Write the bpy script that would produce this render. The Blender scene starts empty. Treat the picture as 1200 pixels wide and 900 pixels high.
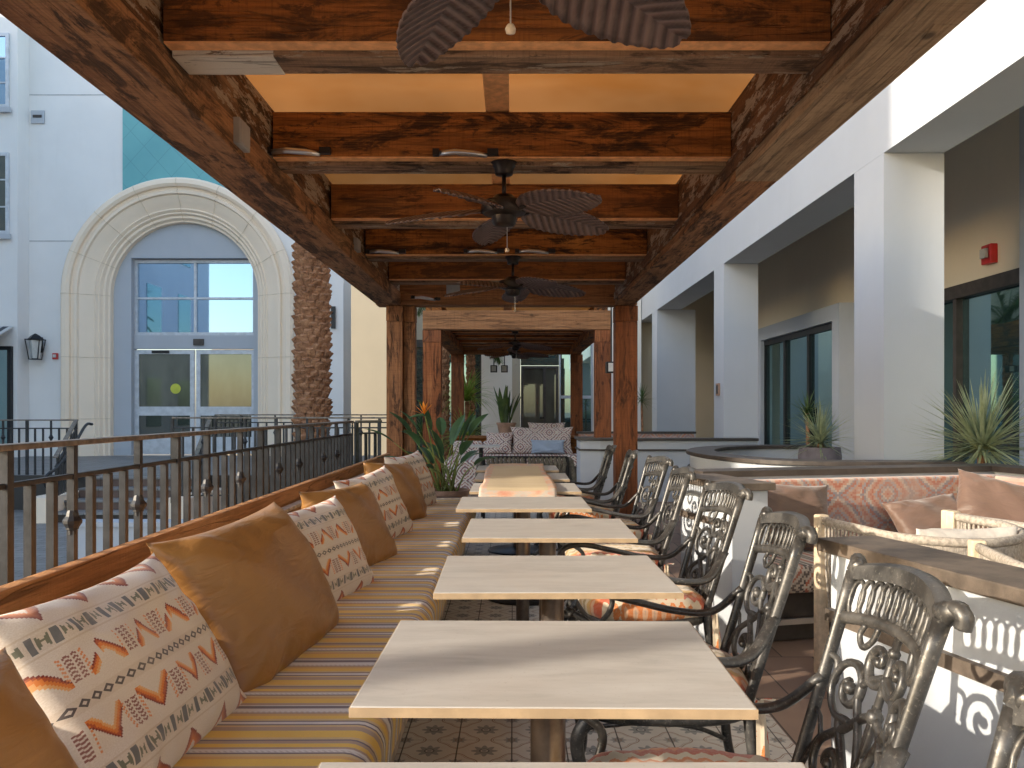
import bpy, math, random
from mathutils import Vector, Matrix, Euler
R = math.radians
random.seed(7)
sc = bpy.context.scene
COL = sc.collection

# ------------------------------------------------------------------ node helpers
class E:
    def __init__(s, nt, sock): s.nt, s.sock = nt, sock
    def __add__(a, b): return M(a.nt, 'ADD', a, b)
    __radd__ = __add__
    def __sub__(a, b): return M(a.nt, 'SUBTRACT', a, b)
    def __rsub__(a, b): return M(a.nt, 'SUBTRACT', b, a)
    def __mul__(a, b): return M(a.nt, 'MULTIPLY', a, b)
    __rmul__ = __mul__
    def __truediv__(a, b): return M(a.nt, 'DIVIDE', a, b)
    def __lt__(a, b): return M(a.nt, 'LESS_THAN', a, b)
    def __gt__(a, b): return M(a.nt, 'GREATER_THAN', a, b)
    def __abs__(a): return M(a.nt, 'ABSOLUTE', a)
def M(nt, op, *a):
    n = nt.nodes.new('ShaderNodeMath'); n.operation = op
    for i, x in enumerate(a):
        if isinstance(x, E): nt.links.new(x.sock, n.inputs[i])
        else: n.inputs[i].default_value = float(x)
    return E(nt, n.outputs[0])
def frac(a): return M(a.nt, 'FRACT', a)
def flo(a): return M(a.nt, 'FLOOR', a)
def mx(a, b): return M(a.nt, 'MAXIMUM', a, b)
def mn(a, b): return M(a.nt, 'MINIMUM', a, b)
def hyp(a, b): return M(a.nt, 'SQRT', a*a + b*b)
def cosn(a): return M(a.nt, 'COSINE', a)
def atan2(a, b): return M(a.nt, 'ARCTAN2', a, b)
def lin(c):
    return tuple(c) + (1,)
def mixc(nt, f, a, b):
    n = nt.nodes.new('ShaderNodeMix'); n.data_type = 'RGBA'; n.clamp_factor = True
    for i, x in ((0, f), (6, a), (7, b)):
        if isinstance(x, E): nt.links.new(x.sock, n.inputs[i])
        elif i == 0: n.inputs[0].default_value = x
        else: n.inputs[i].default_value = lin(x)
    return E(nt, n.outputs[2])
def ramp(nt, f, stops, interp='LINEAR'):
    n = nt.nodes.new('ShaderNodeValToRGB'); cr = n.color_ramp; cr.interpolation = interp
    while len(cr.elements) < len(stops): cr.elements.new(0.5)
    for e, (p, c) in zip(cr.elements, stops): e.position = p; e.color = lin(c) if len(c) == 3 else c
    nt.links.new(f.sock, n.inputs[0])
    return E(nt, n.outputs[0])
def newmat(name):
    m = bpy.data.materials.new(name); m.use_nodes = True
    nt = m.node_tree; nt.nodes.clear()
    return m, nt
def coord(nt, kind='Object', scale=(1, 1, 1), rand=False):
    tc = nt.nodes.new('ShaderNodeTexCoord')
    mp = nt.nodes.new('ShaderNodeMapping'); mp.inputs['Scale'].default_value = scale
    nt.links.new(tc.outputs[kind], mp.inputs['Vector'])
    if rand:
        oi = nt.nodes.new('ShaderNodeObjectInfo')
        mul = nt.nodes.new('ShaderNodeVectorMath'); mul.operation = 'SCALE'
        mul.inputs[0].default_value = (13.1, 7.7, 21.3)
        nt.links.new(oi.outputs['Random'], mul.inputs['Scale'])
        nt.links.new(mul.outputs[0], mp.inputs['Location'])
    return mp.outputs[0]
def xyz(nt, v):
    n = nt.nodes.new('ShaderNodeSeparateXYZ'); nt.links.new(v, n.inputs[0])
    return E(nt, n.outputs[0]), E(nt, n.outputs[1]), E(nt, n.outputs[2])
def noise(nt, v, scale, detail=4, rough=.6, dist=0):
    n = nt.nodes.new('ShaderNodeTexNoise')
    n.inputs['Scale'].default_value = scale; n.inputs['Detail'].default_value = detail
    n.inputs['Roughness'].default_value = rough; n.inputs['Distortion'].default_value = dist
    nt.links.new(v, n.inputs['Vector'])
    return E(nt, n.outputs[0])
def smooth(nt, x, a, b):
    n = nt.nodes.new('ShaderNodeMapRange'); n.interpolation_type = 'SMOOTHSTEP'
    n.inputs[1].default_value = a; n.inputs[2].default_value = b
    nt.links.new(x.sock, n.inputs[0])
    return E(nt, n.outputs[0])
def finish(m, nt, col, rough=.6, metal=0, bump=None, bstr=.3, bdist=.005, spec=.5, sheen=0, coat=0):
    p = nt.nodes.new('ShaderNodeBsdfPrincipled'); o = nt.nodes.new('ShaderNodeOutputMaterial')
    def setv(k, x):
        if isinstance(x, E): nt.links.new(x.sock, p.inputs[k])
        elif isinstance(x, tuple): p.inputs[k].default_value = lin(x)
        else: p.inputs[k].default_value = x
    setv('Base Color', col); setv('Roughness', rough); setv('Metallic', metal)
    p.inputs['Specular IOR Level'].default_value = spec
    if sheen: p.inputs['Sheen Weight'].default_value = sheen
    if coat: p.inputs['Coat Weight'].default_value = coat
    if bump is not None:
        b = nt.nodes.new('ShaderNodeBump'); b.inputs['Strength'].default_value = bstr
        b.inputs['Distance'].default_value = bdist
        nt.links.new(bump.sock, b.inputs['Height']); nt.links.new(b.outputs[0], p.inputs['Normal'])
    nt.links.new(p.outputs[0], o.inputs[0])
    return m

def mat_plain(name, c, rough=.6, metal=0, var=.12, scale=8, bstr=.15, bdist=.003, spec=.5):
    m, nt = newmat(name); v = coord(nt, rand=True)
    n = noise(nt, v, scale, 5)
    n2 = noise(nt, v, scale*9, 3)
    lo = tuple(x*(1-var) for x in c); hi = tuple(min(1, x*(1+var)) for x in c)
    return finish(m, nt, mixc(nt, smooth(nt, n, .3, .7), lo, hi), rough, metal, n2 + n, bstr, bdist, spec)

def mat_wood(name, axis, cols, dark=(.014, .008, .005), amt=.5, paint=0, bstr=.8, grain=1.0, saw=.3):
    """reclaimed timber: grain along axis, dark stains, optional worn pale paint"""
    m, nt = newmat(name)
    def cs(across, along): return coord(nt, scale=tuple(along if i == axis else across for i in range(3)), rand=True)
    g = noise(nt, cs(34*grain, 1.6), 1, 7, .72, .25)
    g2 = noise(nt, cs(120, 5), 1, 4, .7)
    br = noise(nt, cs(3.2, .8), 1, 5, .62, .3)
    st = noise(nt, cs(7.5, 1.9), 1, 8, .74, .7)
    st2 = noise(nt, cs(14, 6), 1, 7, .75, .3)
    c = ramp(nt, br, [(.30, cols[0]), (.46, cols[1]), (.58, cols[1]), (.70, cols[2])])
    c = mixc(nt, smooth(nt, g, .42, .62)*.65, c, tuple(x*.42 for x in cols[0]))
    c = mixc(nt, smooth(nt, g2, .50, .72)*.45, c, tuple(x*.30 for x in cols[0]))
    c = mixc(nt, (1 - smooth(nt, g2, .28, .44))*.30, c, tuple(min(1, x*1.35) for x in cols[2]))
    c = mixc(nt, smooth(nt, st, .60-.14*amt, .70-.14*amt)*(smooth(nt, g2, .25, .6)*.4 + .55), c, dark)
    c = mixc(nt, smooth(nt, st2, .66-.10*amt, .72-.10*amt)*.75, c, dark)
    vo = nt.nodes.new('ShaderNodeTexVoronoi'); vo.inputs['Scale'].default_value = 2.4
    nt.links.new(cs(1.7, 1.0), vo.inputs['Vector'])
    d = E(nt, vo.outputs['Distance'])
    c = mixc(nt, (1 - smooth(nt, d, .04, .11))*.85, c, dark)
    sw = noise(nt, cs(4, 85), 1.0, 2)
    c = mixc(nt, smooth(nt, sw, .48, .72)*saw, c, tuple(x*.4 for x in cols[0]))
    if paint:
        pn = noise(nt, cs(6, 1.5), 1.6, 9, .75)
        c = mixc(nt, smooth(nt, pn, .60-.2*paint, .63-.2*paint)*smooth(nt, g2, .3 if paint < 1 else .1, .5 if paint < 1 else .3), c, (.40, .33, .25) if paint < 1 else (.80, .73, .62))
    oi = nt.nodes.new('ShaderNodeObjectInfo'); rnd_ = E(nt, oi.outputs['Random'])
    c = mixc(nt, smooth(nt, rnd_, .1, 1.0)*.38, c, tuple(x*.55+.02 for x in cols[1]))
    ck = noise(nt, cs(9, .55), 1, 3, .5)
    crack = 1 - smooth(nt, abs(ck - .5), .004, .012)
    c = mixc(nt, crack*.4*smooth(nt, st, .42, .5), c, dark)
    h = g*.7 - crack*1.0 + g2*.5 + sw*.3 - smooth(nt, st, .5, .7)*.4
    return finish(m, nt, c, .75, 0, h, bstr, .012, .25)

# ------------------------------------------------------------------ mesh helpers
class MB:
    def __init__(s): s.v, s.f, s.uv = [], [], {}
    def add(s, vs, fs):
        b = len(s.v); s.v += [tuple(v) for v in vs]; s.f += [tuple(b+i for i in f) for f in fs]; return s
    def box(s, x0, x1, y0, y1, z0, z1, rot=None, piv=None):
        vs = [Vector(p) for p in ((x0,y0,z0),(x1,y0,z0),(x1,y1,z0),(x0,y1,z0),(x0,y0,z1),(x1,y0,z1),(x1,y1,z1),(x0,y1,z1))]
        if rot is not None:
            piv = Vector(piv) if piv is not None else sum(vs, Vector())/8
            vs = [piv + rot @ (v-piv) for v in vs]
        return s.add(vs, [(0,3,2,1),(4,5,6,7),(0,1,5,4),(1,2,6,5),(2,3,7,6),(3,0,4,7)])
    def tube(s, pts, r, seg=8, caps=True, flat=1.0, up=None):
        pts = [Vector(p) for p in pts]; n = len(pts)
        rs = r if isinstance(r, (list, tuple)) else [r]*n
        T = [(pts[min(i+1, n-1)] - pts[max(i-1, 0)]).normalized() for i in range(n)]
        u = Vector(up) if up else (Vector((0,0,1)) if abs(T[0].z) < .9 else Vector((1,0,0)))
        vs = []
        for i in range(n):
            u = (u - T[i]*u.dot(T[i]))
            if u.length < 1e-6: u = T[i].orthogonal()
            u.normalize(); w = T[i].cross(u)
            for k in range(seg):
                a = 2*math.pi*(k+.5)/seg
                vs.append(pts[i] + (u*math.cos(a)*flat + w*math.sin(a))*rs[i])
        fs = [(i*seg+k, i*seg+(k+1) % seg, (i+1)*seg+(k+1) % seg, (i+1)*seg+k) for i in range(n-1) for k in range(seg)]
        if caps: fs += [tuple(range(seg))[::-1], tuple((n-1)*seg+k for k in range(seg))]
        return s.add(vs, fs)
    def lathe(s, prof, c=(0,0,0), seg=24, sy=1.0):
        n = len(prof); vs = []
        for r, z in prof:
            for k in range(seg):
                a = 2*math.pi*k/seg
                vs.append((c[0]+r*math.cos(a), c[1]+r*sy*math.sin(a), c[2]+z))
        fs = [(i*seg+k, i*seg+(k+1) % seg, (i+1)*seg+(k+1) % seg, (i+1)*seg+k) for i in range(n-1) for k in range(seg)]
        fs += [tuple(range(seg))[::-1], tuple((n-1)*seg+k for k in range(seg))]
        return s.add(vs, fs)
    def grid(s, fn, nu, nv):
        vs = [fn(i/nu, j/nv) for j in range(nv+1) for i in range(nu+1)]
        fs = [(j*(nu+1)+i, j*(nu+1)+i+1, (j+1)*(nu+1)+i+1, (j+1)*(nu+1)+i) for j in range(nv) for i in range(nu)]
        return s.add(vs, fs)
    def prism(s, poly, z0, z1):      # poly in xy, counter clockwise
        n = len(poly)
        vs = [(x, y, z0) for x, y in poly] + [(x, y, z1) for x, y in poly]
        return s.add(vs, [tuple(range(n))[::-1], tuple(range(n, 2*n))] + [(i, (i+1) % n, n+(i+1) % n, n+i) for i in range(n)])
    def leaf(s, base, d, L, w, bend=.5, n=7, up=None, prof=None, fold=.25, twist=0):
        p = Vector(base); d = Vector(d).normalized(); side = d.cross(Vector((0,0,1)))
        if side.length < .05: side = Vector((random.uniform(-1,1), random.uniform(-1,1), 0))
        side.normalize(); vs = []
        for i in range(n+1):
            t = i/n
            ww = w*(prof(t) if prof else max(0.04, (1-t)**.7*min(1, .55+3*t)))
            nrm = side.cross(d).normalized()
            vs += [p - side*ww + nrm*ww*fold, p.copy(), p + side*ww + nrm*ww*fold]
            d = (d + Vector((0,0,-1))*bend/n).normalized(); p = p + d*L/n
        fs = []
        for i in range(n): fs += [(3*i, 3*i+1, 3*i+4, 3*i+3), (3*i+1, 3*i+2, 3*i+5, 3*i+4)]
        return s.add(vs, fs)
    def xf(s, mtx):
        s.v = [tuple(mtx @ Vector(v)) for v in s.v]; return s
    def build(s, name, mat, parent=None, smooth=False, bevel=0, sub=0, loc=None, auto=None):
        me = bpy.data.meshes.new(name); me.from_pydata(s.v, [], s.f); me.update()
        me.materials.append(mat)
        if smooth:
            me.polygons.foreach_set('use_smooth', [True]*len(me.polygons))
            if auto: me.set_sharp_from_angle(angle=R(auto))
        o = bpy.data.objects.new(name, me); COL.objects.link(o)
        if parent: o.parent = parent
        if loc: o.location = loc
        if bevel:
            b = o.modifiers.new('bevel', 'BEVEL'); b.width = bevel; b.segments = 2; b.limit_method = 'ANGLE'
        if sub:
            b = o.modifiers.new('sub', 'SUBSURF'); b.levels = b.render_levels = sub
        return o
def BX(*a, **k): return MB().box(*a, **k)
def tag(o, label=None, cat=None, group=None, kind=None):
    if label: o['label'] = label
    if cat: o['category'] = cat
    if group: o['group'] = group
    if kind: o['kind'] = kind
    return o
def thing(name, label, cat, loc=(0,0,0), rz=0, group=None):
    o = bpy.data.objects.new(name, None); COL.objects.link(o); o.empty_display_size = .1
    o.location = loc; o.rotation_euler = (0,0,rz)
    return tag(o, label, cat, group)
def dup(o, parent=None):
    c = o.copy(); COL.objects.link(c); c.parent = parent
    for ch in [x for x in COL.objects if x.parent == o and x != c]: dup(ch, c)
    return c
def place(o, loc, rz, label, sz=1):
    o.location = loc; o.rotation_euler = (0,0,rz); o['label'] = label; return o
def struct(name, mb, mat, **k): return tag(mb.build(name, mat, **k), kind='structure')
def catmull(P, n=8):
    P = [Vector(p) for p in P]; Q = [P[0]*2-P[1]] + P + [P[-1]*2-P[-2]]; out = []
    for i in range(1, len(Q)-2):
        a, b, c, d = Q[i-1:i+3]
        for k in range(n):
            t = k/n
            out.append(.5*((2*b) + (c-a)*t + (2*a-5*b+4*c-d)*t*t + (3*b-a-3*c+d)*t**3))
    return out + [P[-1]]

# ------------------------------------------------------------------ materials
MT = {}
def stucco(name, c, joint=False):
    m, nt = newmat(name); v = coord(nt)
    n = noise(nt, v, 1.1, 5); f = noise(nt, v, 90, 3); st = noise(nt, coord(nt, scale=(3, 3, .35)), 1.5, 5)
    col = mixc(nt, smooth(nt, n, .3, .75), tuple(x*.95 for x in c), c)
    col = mixc(nt, smooth(nt, st, .55, .8)*.10, col, tuple(x*.62 for x in c))
    return finish(m, nt, col, .9, 0, f + n*.8, .25, .004, .2)
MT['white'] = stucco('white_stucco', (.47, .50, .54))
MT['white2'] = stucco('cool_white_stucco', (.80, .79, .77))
MT['cream'] = stucco('cream_stucco', (.52, .46, .355))
MT['beige'] = stucco('taupe_stucco', (.84, .75, .60))
MT['stone'] = stucco('cast_stone', (.90, .76, .60))
MT['cap'] = mat_plain('dark_cap', (.050, .040, .034), .5, var=.3)
MT['capworn'] = mat_plain('worn_dark_timber', (.10, .078, .06), .55, var=.35, scale=14, bstr=.3)
wcols = [(.16, .052, .012), (.36, .13, .026), (.52, .22, .05)]
for ax, nm in enumerate('xyz'):
    MT['wood'+nm] = mat_wood('reclaimed_timber_'+nm, ax, wcols, amt=.85)
lcols = [(.22, .090, .038), (.42, .20, .085), (.60, .36, .19)]
MT['paley'] = mat_wood('pale_raw_timber_y', 1, [(.28, .17, .09), (.46, .31, .18), (.58, .42, .27)], amt=.15)
MT['beamy'] = mat_wood('weathered_timber_y', 1, lcols, amt=.75)
MT['beamy2'] = mat_wood('painted_timber_y', 1, [(.09, .038, .016), (.19, .085, .035), (.34, .20, .11)], amt=.7, paint=.45)
MT['whitepaint'] = mat_wood('white_painted_board', 0, [(.22, .14, .09), (.3, .2, .13), (.4, .28, .2)], amt=.3, paint=1.25)
MT['paley2'] = mat_wood('pale_board_x', 0, [(.26, .15, .08), (.42, .27, .15), (.54, .38, .24)], amt=.2)
MT['beamx'] = mat_wood('weathered_timber_x', 0, [(.26, .11, .042), (.42, .19, .075), (.54, .27, .12)], amt=.15)
MT['plyx'] = mat_wood('weathered_board_x', 0, [(.18, .10, .06), (.36, .21, .12), (.52, .34, .21)], amt=.7, paint=.2)
MT['postz'] = mat_wood('weathered_post_z', 2, [(.20, .080, .034), (.36, .155, .065), (.50, .26, .12)], amt=.5)
MT['postr'] = mat_wood('red_brown_post_z', 2, [(.18, .055, .018), (.33, .105, .033), (.45, .17, .06)], amt=.5)
MT['boardy'] = mat_wood('orange_board_y', 1, [(.50, .22, .08), (.68, .33, .13), (.78, .44, .20)], amt=-.6, saw=.12)
MT['fresh'] = mat_plain('sawn_edge', (.74, .36, .15), .7, var=.2, scale=20)
MT['lip'] = mat_plain('pale_board_edge', (.46, .36, .27), .7, var=.3, scale=20)
MT['iron'] = mat_plain('black_iron', (.022, .023, .026), .45, .1, var=.5, scale=12, spec=.45)
MT['railtop'] = mat_plain('worn_rail_top', (.16, .135, .11), .45, .3, var=.4, scale=20)
MT['black'] = mat_plain('black_metal', (.014, .014, .016), .4, .3)
MT['silver'] = mat_plain('brushed_silver', (.55, .55, .57), .3, .9)
MT['alu'] = mat_plain('white_aluminium', (.55, .58, .62), .4, .1)
MT['grey'] = mat_plain('grey_plastic', (.30, .29, .28), .5)
MT['red'] = mat_plain('red_alarm', (.55, .02, .02), .35, spec=.6)
MT['fan'] = mat_plain('fan_bronze', (.028, .020, .017), .4, .6)
MT['steel'] = mat_plain('dark_steel_column', (.17, .14, .12), .32, .85, var=.35, scale=10)
MT['rattanwood'] = mat_plain('pale_teak', (.62, .50, .35), .6, var=.2, scale=25)
MT['rope'] = mat_plain('taupe_rope', (.38, .335, .28), .85, var=.3, scale=60, bstr=.5)
MT['darkrope'] = mat_plain('dark_olive_rope', (.115, .105, .085), .85, var=.35, scale=50, bstr=.5)
MT['offwhite'] = mat_plain('offwhite_cushion', (.66, .61, .54), .9, var=.1, scale=18, bstr=.4, bdist=.01)
MT['soil'] = mat_plain('soil', (.05, .03, .02), .95)
MT['terracotta'] = mat_plain('clay_pot', (.36, .22, .15), .75, var=.25)
MT['greypot'] = mat_plain('grey_concrete_pot', (.17, .15, .17), .7, var=.25)
MT['brownpillow'] = None
def fabric(name, c, rough=.5, scale=500, wr=.5, sheen=.3):
    m, nt = newmat(name); v = coord(nt)
    w = noise(nt, v, 5, 3, .5, .6); f = noise(nt, v, scale, 2)
    wz = noise(nt, coord(nt, scale=(3, 3, 9)), 2.2, 3, .5, 1.0)
    col = mixc(nt, smooth(nt, w, .35, .7), tuple(x*.88 for x in c), c)
    return finish(m, nt, col, rough, 0, w*wr + wz*wr + f*.03, .45, .03, .4, sheen)
MT['brownpillow'] = fabric('bronze_satin', (.34, .165, .05), .33, sheen=0)
MT['mauvepillow'] = fabric('mauve_brown_satin', (.16, .095, .065), .5)
MT['bluepillow'] = fabric('pale_blue_cloth', (.36, .44, .56), .8)

def mat_fanblade():
    m, nt = newmat('carved_blade'); v = coord(nt); x, y, z = xyz(nt, v)
    ribs = M(nt, 'SINE', (x*1.0 - abs(y)*.8)*130)
    n = noise(nt, v, 14, 4)
    c = mixc(nt, smooth(nt, ribs, -.9, .3), (.050, .028, .026), (.155, .098, .088))
    c = mixc(nt, smooth(nt, n, .4, .7)*.4, c, (.20, .14, .125))
    return finish(m, nt, c, .42, 0, ribs*.5 + n*.1, .9, .012, .5)
MT['blade'] = mat_fanblade()

def mat_glass(name, tint, dark, fac=.5, rough=.02):
    m, nt = newmat(name)
    g = nt.nodes.new('ShaderNodeBsdfGlossy'); g.inputs['Color'].default_value = lin(tint); g.inputs['Roughness'].default_value = rough
    d = nt.nodes.new('ShaderNodeBsdfDiffuse'); v = coord(nt, scale=(.7, .7, .3))
    c = mixc(nt, smooth(nt, noise(nt, v, 2.0, 3), .3, .7), dark, tuple(x*.45 for x in dark))
    nt.links.new(c.sock, d.inputs['Color'])
    lw = nt.nodes.new('ShaderNodeFresnel'); lw.inputs[0].default_value = 1.5
    f = E(nt, lw.outputs[0])*.8 + fac
    mixn = nt.nodes.new('ShaderNodeMixShader'); o = nt.nodes.new('ShaderNodeOutputMaterial')
    nt.links.new(f.sock, mixn.inputs[0]); nt.links.new(d.outputs[0], mixn.inputs[1]); nt.links.new(g.outputs[0], mixn.inputs[2])
    nt.links.new(mixn.outputs[0], o.inputs[0])
    return m
MT['glass'] = mat_glass('teal_glass', (.55, .78, .80), (.05, .10, .10), .38)
MT['glassdark'] = mat_glass('dark_glass', (.55, .60, .58), (.035, .038, .030), .16)
MT['glassblue'] = mat_glass('sky_glass', (.46, .66, .90), (.08, .14, .20), .5)
MT['glassolive'] = mat_glass('interior_glass', (.5, .55, .5), (.13, .13, .10), .14)

def mat_canopy():
    m, nt = newmat('orange_canvas'); v = coord(nt)
    w = noise(nt, v, 1.4, 3); x, y, z = xyz(nt, v); f = noise(nt, v, 300, 2)
    c = mixc(nt, smooth(nt, w, .3, .7), (.29, .108, .024), (.355, .15, .045))
    c = mixc(nt, smooth(nt, noise(nt, v, 3.5, 7, .7), .5, .75)*.35, c, (.30, .14, .05))
    d = nt.nodes.new('ShaderNodeBsdfDiffuse'); t = nt.nodes.new('ShaderNodeBsdfTranslucent')
    nt.links.new(c.sock, d.inputs[0]); nt.links.new(c.sock, t.inputs[0])
    mixn = nt.nodes.new('ShaderNodeMixShader'); mixn.inputs[0].default_value = .62
    o = nt.nodes.new('ShaderNodeOutputMaterial')
    nt.links.new(d.outputs[0], mixn.inputs[1]); nt.links.new(t.outputs[0], mixn.inputs[2]); nt.links.new(mixn.outputs[0], o.inputs[0])
    return m
MT['canopy'] = mat_canopy()

def mat_leaf(name, a, b, scale=6, trans=.25):
    m, nt = newmat(name); v = coord(nt)
    c = mixc(nt, smooth(nt, noise(nt, v, scale, 3), .3, .7), a, b)
    p = nt.nodes.new('ShaderNodeBsdfPrincipled'); p.inputs['Roughness'].default_value = .45
    nt.links.new(c.sock, p.inputs['Base Color'])
    t = nt.nodes.new('ShaderNodeBsdfTranslucent'); nt.links.new(c.sock, t.inputs[0])
    mixn = nt.nodes.new('ShaderNodeMixShader'); mixn.inputs[0].default_value = trans
    o = nt.nodes.new('ShaderNodeOutputMaterial')
    nt.links.new(p.outputs[0], mixn.inputs[1]); nt.links.new(t.outputs[0], mixn.inputs[2]); nt.links.new(mixn.outputs[0], o.inputs[0])
    return m
MT['yucca'] = mat_leaf('blue_green_blade', (.22, .27, .15), (.42, .46, .27), 9)
MT['strel'] = mat_leaf('dark_glossy_leaf', (.035, .09, .04), (.07, .15, .06))
MT['stalk'] = mat_leaf('leaf_stalk', (.16, .20, .05), (.24, .28, .07), 9)
MT['palmleaf'] = mat_leaf('palm_leaf', (.05, .10, .03), (.12, .19, .05))
MT['lime'] = mat_leaf('lime_leaf', (.16, .28, .03), (.36, .46, .08), 5, .4)
MT['orange'] = mat_leaf('orange_petal', (.75, .22, .02), (.85, .32, .03), 9, .3)

def mat_trunk():
    m, nt = newmat('palm_boots'); v = coord(nt)
    n = noise(nt, coord(nt, scale=(1, 1, 3)), 5, 6, .7); f = noise(nt, coord(nt, scale=(9, 9, 1)), 6, 4)
    c = ramp(nt, n, [(.3, (.12, .055, .028)), (.5, (.36, .18, .095)), (.7, (.52, .29, .16))])
    c = mixc(nt, smooth(nt, f, .5, .7)*.6, c, (.07, .035, .02))
    return finish(m, nt, c, .9, 0, n + f, .8, .02, .2)
MT['trunk'] = mat_trunk()
def mat_marble():
    m, nt = newmat('table_laminate'); v = coord(nt, rand=True)
    s = noise(nt, coord(nt, scale=(2, 9, 1), rand=True), 2.2, 6, .65, .6); b = noise(nt, v, 3, 4)
    c = ramp(nt, s, [(.3, (.37, .355, .33)), (.5, (.44, .42, .39)), (.7, (.48, .465, .435))])
    c = mixc(nt, smooth(nt, b, .45, .75)*.35, c, (.44, .39, .34))
    sp = noise(nt, v, 120, 2)
    c = mixc(nt, smooth(nt, sp, .66, .74)*.35, c, (.26, .21, .17))
    sm = noise(nt, v, 5, 4)
    return finish(m, nt, c, smooth(nt, sm, .3, .7)*.12 + .38, 0, sp, .03, .001, .4)
MT['tabletop'] = mat_marble()
MT['tabledge'] = mat_plain('table_edge_band', (.42, .30, .18), .5, var=.15, scale=12)

def mat_castmetal():
    m, nt = newmat('cast_aluminium'); v = coord(nt, rand=True)
    n = noise(nt, v, 9, 6, .7); f = noise(nt, v, 120, 3)
    c = mixc(nt, smooth(nt, n, .38, .72), (.045, .044, .043), (.13, .125, .118))
    c = mixc(nt, smooth(nt, f, .56, .70)*.35, c, (.32, .30, .26))
    return finish(m, nt, c, smooth(nt, n, .3, .7)*.2 + .30, .5, f*.5 + n*.2, .25, .002, .5)
MT['cast'] = mat_castmetal()

def mat_encaustic():
    m, nt = newmat('encaustic_tile'); v = coord(nt); x, y, z = xyz(nt, v)
    T = .203
    px = frac(x/T + .02) - .5; py = frac(y/T + .29) - .5
    r = hyp(px, py); th = atan2(py, px)
    base = mixc(nt, smooth(nt, noise(nt, v, 2.5, 6), .3, .7), (.48, .45, .40), (.58, .55, .49))
    blue = (.155, .165, .165); brn = (.23, .13, .075)
    c = mixc(nt, (r < (cosn(th*8)*.045 + .20))*.8, base, blue)
    c = mixc(nt, (abs(r - .085) < .010), c, (.07, .07, .07))
    c = mixc(nt, (abs(r - .055) < .006), c, base)
    cx = .5 - abs(px); cy = .5 - abs(py); rc = hyp(cx, cy); tc = atan2(cy, cx)
    q = cosn(tc*4)*(-.045)
    c = mixc(nt, (abs(rc + q - .345) < .012)*.9, c, brn)
    c = mixc(nt, (abs(rc + q - .305) < .006)*.9, c, brn)
    c = mixc(nt, (rc < (cosn(tc*8)*.03 + .13))*.75, c, blue)
    c = mixc(nt, (abs(rc - .06) < .01), c, brn)
    wear = noise(nt, v, 7, 7, .7)
    c = mixc(nt, smooth(nt, wear, .55, .75)*.5, c, (.47, .42, .34))
    jo = mx((abs(px) > .487)*.95, (abs(py) > .492)*.55)
    c = mixc(nt, jo, c, (.045, .035, .028))
    dirt = noise(nt, v, 1.4, 6)
    c = mixc(nt, smooth(nt, dirt, .5, .8)*.35, c, (.17, .13, .10))
    return finish(m, nt, c, .5, 0, 1 - jo, .4, .003, .35)
MT['encaustic'] = mat_encaustic()
def mat_slabs(name, a, b, sx, sy, joint=(.03, .025, .02), jw=.012):
    m, nt = newmat(name); v = coord(nt); x, y, z = xyz(nt, v)
    gy = y/sy; row = flo(gy); gx = x/sx + row*.5
    px = frac(gx); py = frac(gy)
    idn = nt.nodes.new('ShaderNodeTexWhiteNoise'); idn.noise_dimensions = '2D'
    cb = nt.nodes.new('ShaderNodeCombineXYZ'); nt.links.new(flo(gx).sock, cb.inputs[0]); nt.links.new(row.sock, cb.inputs[1])
    nt.links.new(cb.outputs[0], idn.inputs['Vector'])
    wn = E(nt, idn.outputs[0])
    c = mixc(nt, wn*.8 + smooth(nt, noise(nt, v, 3, 6), .3, .8)*.4, a, b)
    c = mixc(nt, smooth(nt, noise(nt, v, .8, 5), .5, .8)*.3, c, tuple(t*.5 for t in a))
    jo = mx((px < jw/sx*.6), (py < jw/sy*.6))
    c = mixc(nt, jo*.9, c, joint)
    return finish(m, nt, c, .6, 0, (1-jo) + noise(nt, v, 30, 3)*.15, .4, .004, .3)
MT['slabs'] = mat_slabs('terracotta_slabs', (.17, .105, .075), (.27, .185, .135), .305, .61)
MT['plaza'] = mat_slabs('grey_pavers', (.20, .19, .18), (.27, .26, .25), .30, .15)
MT['brick'] = mat_slabs('brown_step_tile', (.11, .07, .055), (.16, .105, .085), .3, .3)
MT['earth'] = mat_plain('far_ground', (.16, .145, .12), .95)

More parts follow.
